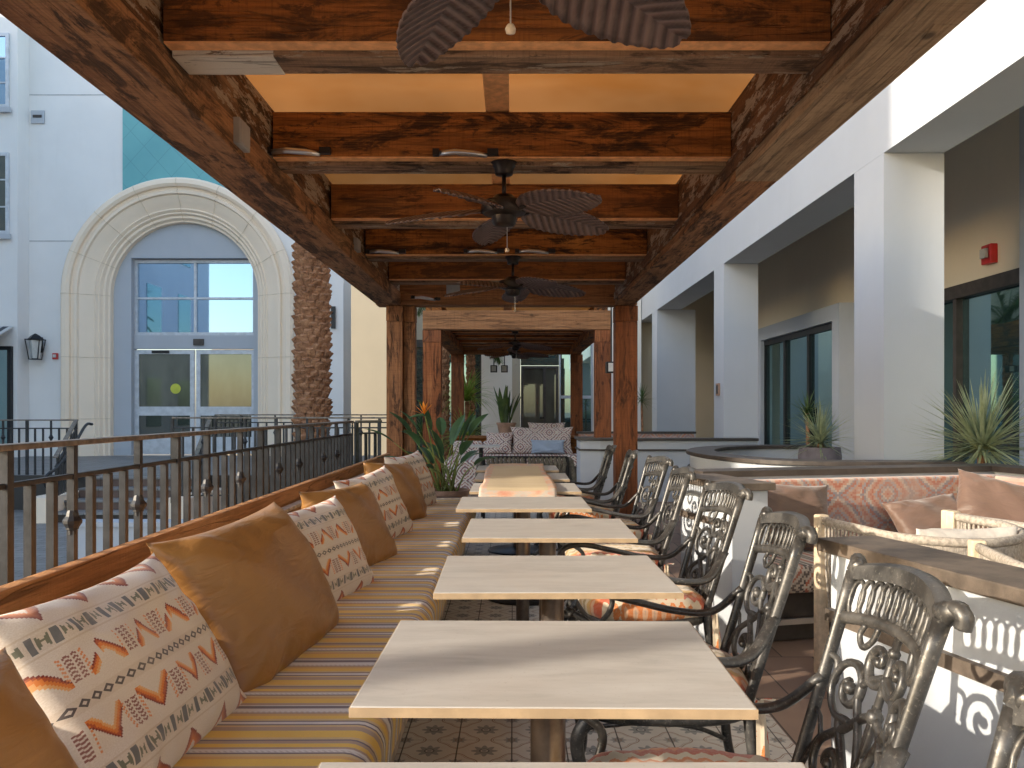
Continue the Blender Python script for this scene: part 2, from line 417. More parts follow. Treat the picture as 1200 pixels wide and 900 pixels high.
def mat_stripe():
    m, nt = newmat('striped_fabric'); v = coord(nt); x, y, z = xyz(nt, v)
    f = frac(y/.40 + noise(nt, coord(nt, scale=(1, .3, 1)), 2.0, 2)*.02)
    Yl = (.80, .50, .045); Tn = (.44, .29, .19); Or = (.68, .37, .09); Wh = (.72, .66, .60); Pu = (.15, .105, .11); Go = (.66, .46, .20)
    seq = [Yl,Yl,Tn,Go,Pu,Wh,Pu,Go,Yl,Or,Tn,Wh,Wh,Pu,Pu,Wh,Tn,Yl,Yl,Or,Go,Pu,Wh,Tn,Yl,Tn,Pu,Go]
    wd = [3,2,3,1.4,.8,2.0,.8,1.5,3,1.6,1.6,1.2,2.2,.8,1.5,.8,2,3,1.5,1.6,1.6,.8,2.4,1.2,2.4,2,.9,1.6]
    tot = sum(wd); p = 0; st = []
    for c, w in zip(seq, wd): st.append((p, c)); p += w/tot
    c = ramp(nt, f, st, 'CONSTANT')
    tw = frac(x*70 + z*70 + f*30); band = mx((abs(f - .43) < .017), (abs(f-.80) < .011))
    c = mixc(nt, band*(tw < .45)*.8, c, (.50, .43, .37))
    wv = noise(nt, coord(nt, scale=(260, 520, 260)), 1, 2)
    c = mixc(nt, smooth(nt, wv, .35, .65)*.15, c, tuple((.34, .24, .15)))
    big = noise(nt, v, 4, 3)
    return finish(m, nt, c, .85, 0, wv*.15 + big, .35, .012, .2, .3)
MT['stripe'] = mat_stripe()

def uvnode(nt):
    n = nt.nodes.new('ShaderNodeUVMap'); n.uv_map = 'UVMap'
    return n.outputs[0]
MT['farwall'] = stucco('far_white_stucco', (.84, .80, .72))
def mat_kilim():
    """cream cloth with woven chevrons, tick marks and chains of lozenges"""
    m, nt = newmat('kilim_print'); uvv = uvnode(nt); u, v, _ = xyz(nt, uvv)
    us = flo(u*150)/150; vs = flo(v*110)/110
    base = mixc(nt, smooth(nt, noise(nt, uvv, 220, 2), .3, .7), (.60, .50, .40), (.70, .62, .53))
    tan = (.52, .40, .28); grn = (.13, .14, .095); dk = (.045, .035, .04); org = (.66, .20, .04); mar = (.20, .035, .025)
    w = abs(v - .5); ws = abs(vs - .5)
    c = base
    # central lozenge chain
    a = abs(frac(u*20) - .5)
    c = mixc(nt, (w < .030)*.35, c, tan)
    c = mixc(nt, ((a*.045 + w) < .021)*.9, c, dk)
    c = mixc(nt, ((a*.045 + w) < .009)*.9, c, base)
    # chevrons row
    P = 4.5
    ph = frac(us*P + (v > .5)*.5)
    du = abs(ph - .5)/P; h = (ws - .07)
    tri = h + du*1.45
    inband = (ws > .065)*(ws < .235)
    body = inband*(tri < .135)*(tri > .075)*(du < .075)*(frac(us*P*1.0+.13) > .06)
    cc = ramp(nt, tri, [(.075, (.70, .36, .14)), (.09, org), (.11, (.42,.09,.03)), (.122, mar)], 'CONSTANT')
    c = mixc(nt, body, c, cc)
    # ticks between the chevrons
    du2 = (.5 - abs(ph - .5))/P
    col_i = frac(du2*34); rw = frac(w*56 + abs(col_i - .5)*1.3)
    ticks = (w > .085)*(w < .205)*(du2 < .046)*(abs(col_i - .5) < .36)*(rw < .55)
    tcol = mixc(nt, (frac(du2*17) < .5), org, mar)
    c = mixc(nt, ticks*.85, c, tcol)
    # green frieze
    g = (ws > .262)*(ws < .335)
    gp = frac(us*13); gd = abs(gp - .5)*2
    keyy = abs(ws - .298)/.036
    gm = g*(gd < (1 - keyy*.55))*(M(nt, 'ABSOLUTE', gd - .42) > .12)
    c = mixc(nt, g*.22, c, tan)
    c = mixc(nt, gm*.9, c, mixc(nt, (gd < .3), grn, (.10, .11, .12)))
    # outer chevrons
    ph2 = frac(us*P + (v < .5)*.5 + .0); d3 = abs(ph2 - .5)/P; t3 = (.5 - ws) + d3*1.5
    c = mixc(nt, (ws > .36)*(t3 < .125)*(t3 > .06), c, ramp(nt, t3, [(.06, org), (.125, mar)]))
    c = mixc(nt, mx((abs(w - .25) < .004), (abs(w - .35) < .004))*.6, c, tan)
    fade = noise(nt, uvv, 9, 4)
    c = mixc(nt, smooth(nt, fade, .45, .8)*.25, c, (.66, .55, .44))
    wrk = noise(nt, uvv, 3, 3, .5, .5); we = noise(nt, uvv, 400, 2)
    return finish(m, nt, c, .9, 0, wrk + we*.04, .4, .03, .2, .3)
MT['kilim'] = mat_kilim()
def mat_ikat(name='ikat_print', sc_=1.0, axes=(1, 0), cols=None):
    m, nt = newmat(name); v = coord(nt); q = xyz(nt, v)
    u = q[axes[0]]*sc_; w = q[axes[1]]*sc_
    zz = abs(frac(w*26) - .5)*2
    n = noise(nt, v, 6, 4); n2 = noise(nt, coord(nt, scale=(60, 9, 60)), 2, 2)
    f = frac(u*2.6 + zz*.055 + n*.16 + n2*.05)
    cr=(.60,.51,.38); ol=(.30,.22,.09); go=(.55,.34,.10); og=(.60,.19,.05); rd=(.48,.09,.035); ma=(.25,.05,.04)
    cols = cols or [cr, go, ol, cr, ma, og, cr, rd, og, go, cr, ol]
    c = ramp(nt, f, [(i/len(cols), k) for i, k in enumerate(cols)], 'CONSTANT')
    dia = abs(frac(w*26) - .5) + abs(frac(u*21) - .5)
    c = mixc(nt, (dia < .32)*.55, c, cr)
    c = mixc(nt, smooth(nt, noise(nt, v, 180, 2), .4, .7)*.25, c, (.55, .45, .35))
    return finish(m, nt, c, .9, 0, n + noise(nt, v, 350, 2)*.05, .3, .02, .2, .3)
MT['ikat'] = mat_ikat()
def mat_medallion(name, period, cols, fade, axes=(0, 2), fa=.75):
    m, nt = newmat(name); v = coord(nt); q = xyz(nt, v)
    u, w = q[axes[0]]/period, q[axes[1]]/period
    us = flo(u*26)/26; ws = flo(w*26)/26
    px = abs(frac(us) - .5); py = abs(frac(ws + flo(us)*.5) - .5)
    d = px + py; e = mx(px, py)
    f = frac(d*2.1 + e*.8 + noise(nt, v, 3, 3)*.10)
    c = ramp(nt, f, [(i/len(cols), k) for i, k in enumerate(cols)], 'CONSTANT')
    small = abs(frac(us*6) - .5) + abs(frac(ws*6) - .5)
    c = mixc(nt, (small < .26)*.6, c, cols[2])
    n = noise(nt, v, 2.4, 6, .7)
    c = mixc(nt, smooth(nt, n, .3, .65)*fa, c, fade)
    return finish(m, nt, c, .9, 0, noise(nt, v, 300, 2)*.1 + n, .3, .01, .2, .2)
MT['medal'] = mat_medallion('faded_rug_cloth', .36, [(.50,.17,.10),(.56,.27,.18),(.55,.45,.36),(.27,.25,.27),(.46,.17,.11),(.36,.33,.33),(.55,.30,.20)], (.42, .29, .24), (0, 2), .88)
MT['bold'] = mat_medallion('bold_diamond_cloth', .30, [(.50,.42,.32),(.07,.06,.055),(.58,.50,.40),(.45,.13,.07),(.55,.46,.36),(.10,.08,.07)], (.45, .34, .26), (0, 2), .3)
MT['far'] = mat_medallion('pale_tribal_cloth', .30, [(.70,.62,.53),(.30,.07,.05),(.70,.62,.53),(.68,.60,.52),(.14,.12,.13),(.30,.07,.06),(.66,.62,.60)], (.56, .53, .52), (0, 2), .25)
MT['farp'] = mat_medallion('pale_tribal_print', .26, [(.70,.62,.53),(.30,.07,.05),(.70,.62,.53),(.68,.60,.52),(.14,.12,.13),(.30,.07,.06),(.66,.62,.60)], (.56, .53, .52), (1, 2), .2)
MT['medalp'] = mat_medallion('faded_rug_print', .3, [(.50,.17,.10),(.56,.27,.18),(.55,.45,.36),(.46,.17,.11)], (.42, .29, .24), (1, 2))
def mat_runner():
    m, nt = newmat('runner_cloth'); v = coord(nt); x, y, z = xyz(nt, v)
    n = noise(nt, v, 12, 5); st = noise(nt, coord(nt, scale=(.4, 40, 1)), 1, 3)
    c = mixc(nt, smooth(nt, st, .3, .7), (.48, .38, .24), (.56, .46, .31))
    bd = mx((abs(x) > .195), (abs(y - 1.15) > 1.09))
    bc = ramp(nt, n, [(.3, (.55, .24, .16)), (.5, (.58, .38, .27)), (.62, (.44, .41, .36)), (.8, (.55, .28, .2))])
    c = mixc(nt, bd*.9, c, bc)
    return finish(m, nt, c, .9, 0, st + n, .3, .004, .2)
MT['runner'] = mat_runner()
def mat_teal():
    m, nt = newmat('teal_diamond_tile'); v = coord(nt); x, y, z = xyz(nt, v)
    a = frac((x + z*.9)/.62); b = frac((x - z*.9)/.62)
    l = mx((a < .022), (b < .022))
    c = mixc(nt, smooth(nt, noise(nt, v, .7, 3), .3, .7), (.10, .34, .37), (.13, .40, .42))
    c = mixc(nt, l*.6, c, (.06, .20, .23))
    return finish(m, nt, c, .45, 0, 1-l, .3, .005, .5)
MT['teal'] = mat_teal()
def mat_awning():
    m, nt = newmat('striped_awning'); v = coord(nt); x, y, z = xyz(nt, v)
    c = mixc(nt, (frac(x*4) < .5), (.06, .06, .07), (.55, .54, .52))
    return finish(m, nt, c, .8)
MT['awning'] = mat_awning()
MT['lampglass'] = mat_plain('frosted_lamp_glass', (.55, .55, .52), .25)
MT['curtain'] = mat_plain('sheer_curtain', (.34, .32, .24), .8, var=.4, scale=3)

# ------------------------------------------------------------------ ground
struct('ground', MB().add([(-400,-400,-.42),(400,-400,-.42),(400,400,-.42),(-400,400,-.42)], [(0,1,2,3)]), MT['earth'])
struct('plaza_paving', BX(-30, -1.90, -20, 26, -.60, -.36), MT['plaza'])
struct('terrace_paving', BX(-1.90, 12, -8, 24, -.62, -.004), MT['slabs'])
struct('terrace_tiles', BX(-1.50, 1.06, -8, 10.6, -.30, 0.0), MT['encaustic'])

struct('porch_bounce_slab', BX(3.94, 5.59, -6, 22.4, -.01, .012), mat_plain('pale_bounce_floor', (.55, .50, .43), .7))  # pale floor sheet added to bounce light up the porch walls

# ------------------------------------------------------------------ pergola
def pergola(loc_y0, length, label, rafters, xl, xr, far=False):
    t = thing('pergola', label, 'pergola', (0, loc_y0, 0))
    W = .28
    zb = 2.50
    wy, wx = ('woody', 'woodx') if far else ('beamy', 'woodx')
    # side beams: a broad lower timber and a rougher one on top of it
    for s, x in ((-1, xl), (1, xr)):
        x0, x1 = (x-W, x) if s < 0 else (x, x+W-.05)
        if s > 0 and not far:
            BX(x0, x1, -.1, 5.75, zb, zb+.15).build('side_beam', MT['paley'], t, bevel=.006)
            BX(x0, x1, 5.755, length, zb+.002, zb+.15).build('side_beam', MT[wy], t, bevel=.006)
            BX(x0-.012, x0-.001, -.1, length, zb+.06, zb+.148).build('side_lath', MT['beamy2'], t)
        else: BX(x0, x1, -.1, length, zb, zb+.15).build('side_beam', MT[wy], t, bevel=.006)
        BX(x0+(.0 if s > 0 else .02), x1-(.02 if s > 0 else 0)+(-.012 if s < 0 else 0), -.08, length-.02, zb+.153, 2.94).build('upper_beam', MT['beamy2' if not far else 'woody'], t, bevel=.006)
        segs = int(length/2.3)
    # end beams
    for yy in ((.0, length) if far else (length,)):
        BX(xl-.30, xr+.27, yy-.12, yy+.14, zb+(.002 if not far else .0)+.002, zb+.30).build('end_beam', MT['beamx'], t, bevel=.008)
    for y in rafters:
        BX(xl+.004, xr-.004, y, y+.075, 2.66, 2.905).build('rafter', MT['woodx'], t, bevel=.003)
        BX(xl+.004, xr-.004, y+.004, y+.071, 2.652, 2.6585).build('rafter_edge', MT['fresh'], t)
        BX(xl+.004, xr-.004, y+.078, y+.25, 2.632, 2.90).build('rafter_board', MT['plyx'], t, bevel=.004)
    if not far:
        BX(xl+.006, -.93, rafters[3]+.076, rafters[3]+.252, 2.629, 2.70).build('painted_board_end', MT['whitepaint'], t, bevel=.003)
        BX(xr-.5, xr-.006, rafters[4]+.076, rafters[4]+.252, 2.629, 2.70).build('patched_board_end', MT['paley2'], t, bevel=.003)
    # ridge batten
    BX(-.15, -.02, -.05, length-.15, 2.912, 2.952).build('ridge_batten', MT['fresh'], t)
    def cf(u, v):
        x = xl-.2 + (xr-xl+.4)*u; y = -.1 + (length)*v
        k = (x-(xl+xr)/2)/((xr-xl)/2)
        ph = (y - (rafters[0]-loc_y0*0))/1.452 % 1.0
        return (x, y, 2.985 + .10*(1-min(1, k*k)) - .085*abs(math.sin(math.pi*ph))**.8*(1-.55*min(1,k*k)) + .02*math.sin(k*5+y)*math.sin(math.pi*ph) + .012*math.sin(x*3+y*2))
    MB().grid(cf, 40, 80).build('canopy', MT['canopy'], t, smooth=True)
    return t, cf
PY = -1.2   # start of near pergola
L1 = 10.05 - PY
rf = [y - PY for y in (-1.1, .25, 1.70, 3.17, 4.62, 6.10, 7.52, 8.95)]
pg, cf = pergola(PY, L1, 'near timber pergola with orange canvas roof over the dining tables', rf, -1.33, 1.21)
def sag(x0, x1, y, parent, dirn):
    MB().tube([cf2(x0+(x1-x0)*i/10, y + dirn*.35*(i/10)**1.3) for i in range(11)], .005, 5).build('canopy_seam', MT['cap'], parent)
def cf2(x, y):
    p = cf((x+1.53)/(2.94), (y+.1)/L1); return (p[0], p[1], p[2]-.006)
for y in (3.75, 5.35, 6.75):
    sag(-.15, -1.3, y-PY, pg, 1); sag(0, 1.2, y-PY, pg, 1)
def post(parent, x0, x1, y0, y1, mat, h=2.497, z0=0.0):
    BX(x0, x1, y0, y1, z0, h-.19).build('post', mat, parent, bevel=.006)
    BX(x0-.004, x1+.004, y0-.004, y1+.004, h-.187, h-.002).build('post_cap', mat, parent, bevel=.006)
post(pg, -1.50, -1.31, 9.92-PY, 10.15-PY, MT['postz'])
post(pg, -1.305, -1.17, 10.0-PY, 10.17-PY, MT['postz'])
post(pg, 1.22, 1.48, 9.92-PY, 10.17-PY, MT['postr'])
post(pg, -1.60, -1.34, -1.2-PY, -.95-PY, MT['postz'])
post(pg, 1.22, 1.45, -1.2-PY, -.95-PY, MT['postr'])
pg2, _ = pergola(13.1, 5.7, 'far timber pergola framing the lounge seats', [.9, 2.0, 3.1, 4.2, 5.0], -1.10, 1.27, far=True)
post(pg2, -1.40, -1.12, -.11, .13, MT['postr']); post(pg2, 1.28, 1.53, -.11, .13, MT['postr'])
post(pg2, -1.38, -1.10, 5.6, 5.8, MT['postr']); post(pg2, 1.30, 1.56, 5.6, 5.8, MT['postr'])

# ------------------------------------------------------------------ ceiling fans
def blade_mesh(L=.56, w=.125):
    mb = MB(); n = 60
    top, bot = [], []
    def out(t): return w*(math.sin(math.pi*t**.8)**.6 if 0 < t < 1 else 0) + .012
    vs = []; K = 6
    for i in range(n+1):
        t = i/n; x = .13 + L*t; hw = out(t)*(1 + .02*math.sin(t*75))
        for k in range(-K, K+1):
            q = k/K
            vs.append((x, hw*q, -.05*t*t + .012*(1-abs(q)) + .0035*math.sin((x-abs(q)*hw*.8)*130)*abs(q)**.5 - .05*q*q*hw))
    W = 2*K+1
    fs = [(i*W+k, i*W+k+1, (i+1)*W+k+1, (i+1)*W+k) for i in range(n) for k in range(W-1)]
    mb.add(vs, fs)
    return mb
def make_fan():
    t = thing('ceiling_fan', '', 'ceiling fan')
    # origin: middle of the motor; drop above to the rafter
    MB().lathe([(.0,.275),(.075,.272),(.078,.262),(.055,.235),(.05,.20),(.018,.195),(.0,.194)], seg=24).build('mount', MT['fan'], t, smooth=True, auto=40)
    MB().tube([(0,0,.2),(0,0,.06)], .012, 10).build('down_rod', MT['fan'], t, smooth=True)
    MB().lathe([(0,.085),(.05,.083),(.075,.06),(.125,.045),(.13,.0),(.12,-.02),(.07,-.035),(.065,-.075),(.05,-.09),(0,-.095)], seg=28).build('motor', MT['fan'], t, smooth=True, auto=40)
    for k in range(5):
        b = blade_mesh().build('blade', MT['blade'], t, smooth=True)
        sol = b.modifiers.new('thick', 'SOLIDIFY'); sol.thickness = .008
        b.rotation_euler = (R(-17), 0, 2*math.pi*k/5)
        b.location = (0, 0, -.01)
        a = MB().tube([(.08,0,0),(.12,.0,.0),(.16,.0,.008)], [.014,.018,.012], 8, flat=.5)
        a.build('blade_arm', MT['fan'], b, smooth=True)
    c = MB().tube([(0.02,0,-.09),(.02,0,-.21)], .002, 6)
    c.build('pull_chain', MT['silver'], t)
    MB().lathe([(0,-.235),(.011,-.232),(.013,-.222),(.008,-.212),(0,-.21)], (.02,0,0), 10).build('chain_knob', MT['lip'], t, smooth=True)
    return t
fan = make_fan()
G = 'leaf-bladed ceiling fans hanging in a row'
tag(fan, group=G)
FZ = 2.385
place(fan, (-.05, 4.72, FZ), R(28), 'dark ceiling fan with five carved leaf blades, fully visible, largest whole one')
place(dup(fan), (0, 7.62, FZ), R(14), 'dark leaf-bladed ceiling fan hanging just behind the largest whole fan')
place(dup(fan), (-.02, 1.97, FZ), R(43), 'nearest leaf-bladed ceiling fan, only two blade tips showing at the top')
place(dup(fan), (.04, 14.6, FZ), R(20), 'small far ceiling fan nearer the front beam inside the second pergola')
place(dup(fan), (.04, 16.9, FZ), R(-5), 'farthest ceiling fan, deepest inside the second pergola')

# tube lamps, junction boxes
def tube_lamp():
    t = thing('tube_lamp', '', 'lamp', group='small silver lamps under the rafters')
    MB().tube([(-.14,0,0),(-.05,0,.008),(.05,0,.0),(.13,0,-.012)], [.014,.017,.017,.012], 10).build('lamp_tube', MT['silver'], t, smooth=True)
    BX(-.17, -.135, -.02, .02, -.014, .022).build('end_cap', MT['black'], t)
    BX(.13, .19, -.02, .02, -.012, .022).build('end_cap', MT['black'], t)
    return t
tl = tube_lamp()
place(tl, (-.27, 4.595, 2.668), 0, 'slim silver tube lamp beside the mount of the largest whole fan')
for x, y, z, l in ((-.27, 7.49, 2.675, 'slim silver tube lamp left of the second fan mount'), (.19, 7.49, 2.675, 'slim silver tube lamp right of the second fan mount')):
    place(dup(tl), (x, y, z), 0, l)
for i, (x, y, z, rz, l) in enumerate(((-1.19, 4.59, 2.675, 0, 'silver tube lamp end by the left side beam above the grey box'), (-1.15, 7.49, 2.672, 0, 'silver tube lamp end on the left beam deeper in the pergola'), (-1.02, 9.7, 2.55, R(30), 'silver tube lamp tilted at the top of the left end post'))):
    place(dup(tl), (x, y, z), rz, l)
def jbox(x0, x1, y0, y1, z0, z1, label, mat='grey'):
    t = thing('junction_box', label, 'junction box', ((x0+x1)/2, (y0+y1)/2, z0))
    a, b, c = (x1-x0)/2, (y1-y0)/2, z1-z0
    BX(-a, a, -b, b, 0, c).build('box_body', MT['grey'], t, bevel=.004)
    BX(-a+.002 if b > a else -a*.85, a+.004 if b > a else a*.85, -b*.85 if b > a else -b-.004, b*.85 if b > a else b, c*.07, c*.93).build('cover', MT['silver' if mat == 'silver' else 'grey'], t, bevel=.002)
    return t
jbox(-1.335, -1.30, 3.98, 4.14, 2.53, 2.655, 'grey electrical box on the inside of the left side beam')
jbox(-1.335, -1.30, 7.0, 7.15, 2.60, 2.70, 'small grey electrical box on the left side beam deeper in the pergola')
jbox(-.74, -.59, 9.30, 9.33, 2.55, 2.68, 'pale square box on the last rafter left of the second fan')

# ------------------------------------------------------------------ built-in bench
bench = thing('banquette_bench', 'long timber bench with yellow striped seat cushion along the railing', 'bench', (0,0,0))
By0, By1 = -1.0, 7.42
BX(-1.37, -1.325, By0, By1+1.6, .0, .79).build('back_board', MT['boardy'], bench, bevel=.004)
BX(-1.29, -1.25, By0, By1+.05, .0, .69).build('inner_board', MT['boardy'], bench, bevel=.003)
BX(-1.298, -1.243, By0, By1+.05, .6925, .712).build('board_lip', MT['lip'], bench, bevel=.004)
BX(-1.245, -.44, By0, By1, .004, .235).build('seat_base', MT['woody'], bench, bevel=.004)
BX(-.437, -.425, By0, By1, .004, .238).build('base_lip', MT['lip'], bench)
# cushion profile: rounded front edge
def bench_cushion():
    mb = MB(); prof = [(-1.243,.24),(-1.243,.478)]
    prof += [(-.385 + .065*math.sin(a), .415 + .065*math.cos(a)) for a in [R(i) for i in range(0, 91, 15)]]
    prof += [(-.325,.33),(-.345,.28),(-.375,.245),(-.42,.24)]
    ys = [By0 + (By1-By0)*i/200 for i in range(201)]
    n = len(prof); vs = []
    for y in ys:
        for j, (x, z) in enumerate(prof):
            vs.append((x, y, z + (.006*math.sin(y*2.3)+.004*math.sin(y*7) if 1 <= j <= 4 else 0)))
    fs = [(i*n+k, (i+1)*n+k, (i+1)*n+(k+1) % n, i*n+(k+1) % n) for i in range(200) for k in range(n)]
    fs += [tuple(range(n)), tuple(200*n+k for k in range(n))[::-1]]
    return mb.add(vs, fs)
bench_cushion().build('seat_cushion', MT['stripe'], bench, smooth=True, auto=50)

# ------------------------------------------------------------------ pillows
def pillow_obj(name, w, h, t, mat, seed=0, n=44):
    rnd = random.Random(seed); ph = [rnd.uniform(0, 6.28) for _ in range(6)]
    me = bpy.data.meshes.new(name); vs, fs, uvs = [], [], []
    def P(i, j, sgn):
        u = 2*i/n-1; v = 2*j/n-1
        eu = 1 - .10*(1-v*v)**.8 * abs(u)**3; ev = 1 - .10*(1-u*u)**.8*abs(v)**3
        x = u*eu*w/2; z = v*ev*h/2
        b = max(0, (1-u**4))**.55 * max(0, (1-v**4))**.55
        b *= (1 - .13*(u*u+v*v))
        wr = .008*math.sin(6*u+4*v+ph[0]) + .008*math.sin(9*v-5*u+ph[1])*abs(v) + .007*math.sin(13*u+3*v*v+ph[5])*v*v
        an = math.atan2(v, u); wr += .006*math.sin(an*18+ph[2]+3*math.sin(an*3))*(u*u+v*v)**1.2*max(0, 1-abs(abs(an*4/math.pi) % 2 - 1)*.9)
        cr = .012*math.sin(ph[2]+14*(u-v))*(abs(u)*abs(v))**1.5
        return (sgn*(b*t/2) + (wr+cr)*b*sgn + .03*math.sin(u*1.6+ph[3])*w*.4, x, z + .02*math.sin(u*2+ph[4])*h*.3)
    def idx(i, j, s):
        return None
    front = {}
    for s in (1, -1):
        for j in range(n+1):
            for i in range(n+1):
                edge = i in (0, n) or j in (0, n)
                if s == -1 and edge: front[(i, j, -1)] = front[(i, j, 1)]; continue
                front[(i, j, s)] = len(vs); vs.append(P(i, j, s))
    for s in (1, -1):
        for j in range(n):
            for i in range(n):
                q = [front[(i,j,s)], front[(i+1,j,s)], front[(i+1,j+1,s)], front[(i,j+1,s)]]
                quv = [(i/n, j/n), ((i+1)/n, j/n), ((i+1)/n, (j+1)/n), (i/n, (j+1)/n)]
                if s < 0: q = q[::-1]; quv = quv[::-1]
                fs.append(tuple(q)); uvs += quv
    me.from_pydata(vs, [], fs); me.update(); uvl = me.uv_layers.new(name='UVMap')
    for k, c in enumerate(uvs): uvl.data[k].uv = c
    me.materials.append(mat); me.polygons.foreach_set('use_smooth', [True]*len(me.polygons))
    o = bpy.data.objects.new(name, me); COL.objects.link(o)
    return o
def put_pillow(mat, w, h, t, loc, yaw, tilt, label, group, roll=0, seed=1, name='throw_pillow'):
    o = pillow_obj(name, w, h, t, mat, seed)
    # local: face looks along +x, width along y, height along z
    m = Matrix.Translation(Vector(loc)) @ Matrix.Rotation(yaw, 4, 'Z') @ Matrix.Rotation(-tilt, 4, 'Y') @ Matrix.Rotation(roll, 4, 'X')
    o.matrix_world = m
    return tag(o, label, 'pillow', group)
GP = 'pillows along the striped bench'
K, B = MT['kilim'], MT['brownpillow']
bp = [
 (B, .70,.50,.22,(-.85,1.17,.61),-8,32,0,'bronze satin pillow cut off at the lower left corner'),
 (K, .72,.50,.17,(-.88,1.96,.65),-5,33,2,'nearest cream kilim pillow, largest in view, with orange chevrons'),
 (B, .84,.55,.25,(-.83,2.72,.66),-8,28,1,'largest bronze satin pillow, behind the nearest kilim pillow'),
 (K, .72,.47,.17,(-.81,3.50,.645),-14,26,1,'second cream kilim pillow, between two bronze satin pillows'),
 (B, .72,.50,.22,(-.83,4.30,.64),-12,26,-2,'middle bronze satin pillow, behind the second kilim pillow'),
 (K, .72,.48,.17,(-.84,5.12,.655),-16,24,3,'third cream kilim pillow along the bench, with lit upper edge'),
 (B, .66,.49,.22,(-.82,5.92,.66),-20,22,-3,'farthest bronze satin pillow, beside the last kilim pillow'),
 (K, .66,.50,.18,(-.82,6.78,.67),-18,20,2,'last kilim pillow at the plant end of the bench')]
for i, (mt, w, h, t, loc, yaw, tilt, roll, l) in enumerate(bp):
    put_pillow(mt, w, h, t, loc, R(yaw), R(tilt), l, GP, R(roll), 10+i)

# ------------------------------------------------------------------ dining tables
def make_table():
    t = thing('dining_table', '', 'table')
    BX(-.355, .355, -.30, .30, .722, .74).build('tabletop', MT['tabletop'], t, bevel=.002)
    f = MB(); 
    f.box(-.357,.357,-.302,-.3005,.721,.738); f.box(-.357,.357,.3005,.302,.721,.738); f.box(-.3570,-.3555,-.3005,.3005,.721,.738); f.box(.3555,.357,-.3005,.3005,.721,.738)
    f.build('edge_band', MT['tabledge'], t)
    MB().lathe([(.037,.03),(.037,.705),(.0,.705)], seg=24).build('pedestal', MT['steel'], t, smooth=True, auto=40)
    BX(-.16, .16, -.03, .03, .702, .7205).box(-.03, .03, -.16, .16, .7025, .7202).build('bracket', MT['black'], t)
    MB().lathe([(.0,.002),(.26,.002),(.265,.008),(.25,.016),(.07,.03),(.04,.034),(0,.034)], seg=40).build('base_plate', MT['black'], t, smooth=True, auto=40)
    return t
tb = make_table(); GT = 'stone-look dining tables in a row'
tag(tb, group=GT)
tabs = [(.072,.935,0,'nearest table, only its back edge showing at the bottom of the photo'),
 (.074,1.76,-.8,'largest pale table in full view, nearest the camera'),
 (.127,2.68,.6,'second full pale table from the camera, beside the red patterned chair seat'),
 (.153,3.69,-.7,'third full pale table, wide and sunlit, left of the white-lit chair'),
 (.055,4.69,.5,'grey shaded table just in front of the cloth runner'),
 (.08,5.62,0,'table under the front end of the cloth runner'),
 (.07,6.55,-.5,'table under the middle of the cloth runner'),
 (.04,7.48,0,'farthest table, under the back end of the cloth runner')]
for i, (x, y, rz, l) in enumerate(tabs):
    place(tb if i == 0 else dup(tb), (x, y, 0), R(rz), l)
# runner draped over the last three tables
def run(u, v):
    x = -.245 + .49*u; y = 5.22 + 2.5*v
    z = .746 + .004*math.sin(v*20) * (1 if .02 < v < .98 else 0)
    for g in (6.085, 7.015): z -= .008*math.exp(-((y-g)/.10)**2)
    if y < 5.315: z -= (5.315-y)*.5
    return (x + .03 + .01*math.sin(v*7), y, z + .002*math.sin(u*9+v*4))
rn = MB().grid(lambda u, v: (run(u, v)[0]-.03, run(u, v)[1]-5.22, run(u, v)[2]), 24, 90).build('table_runner', MT['runner'], smooth=True, loc=(.03, 5.22, .004))
s_ = rn.modifiers.new('thick', 'SOLIDIFY'); s_.thickness = .012; s_.offset = 1
tag(rn, 'cream cloth runner with coral border lying over the far tables', 'table runner')

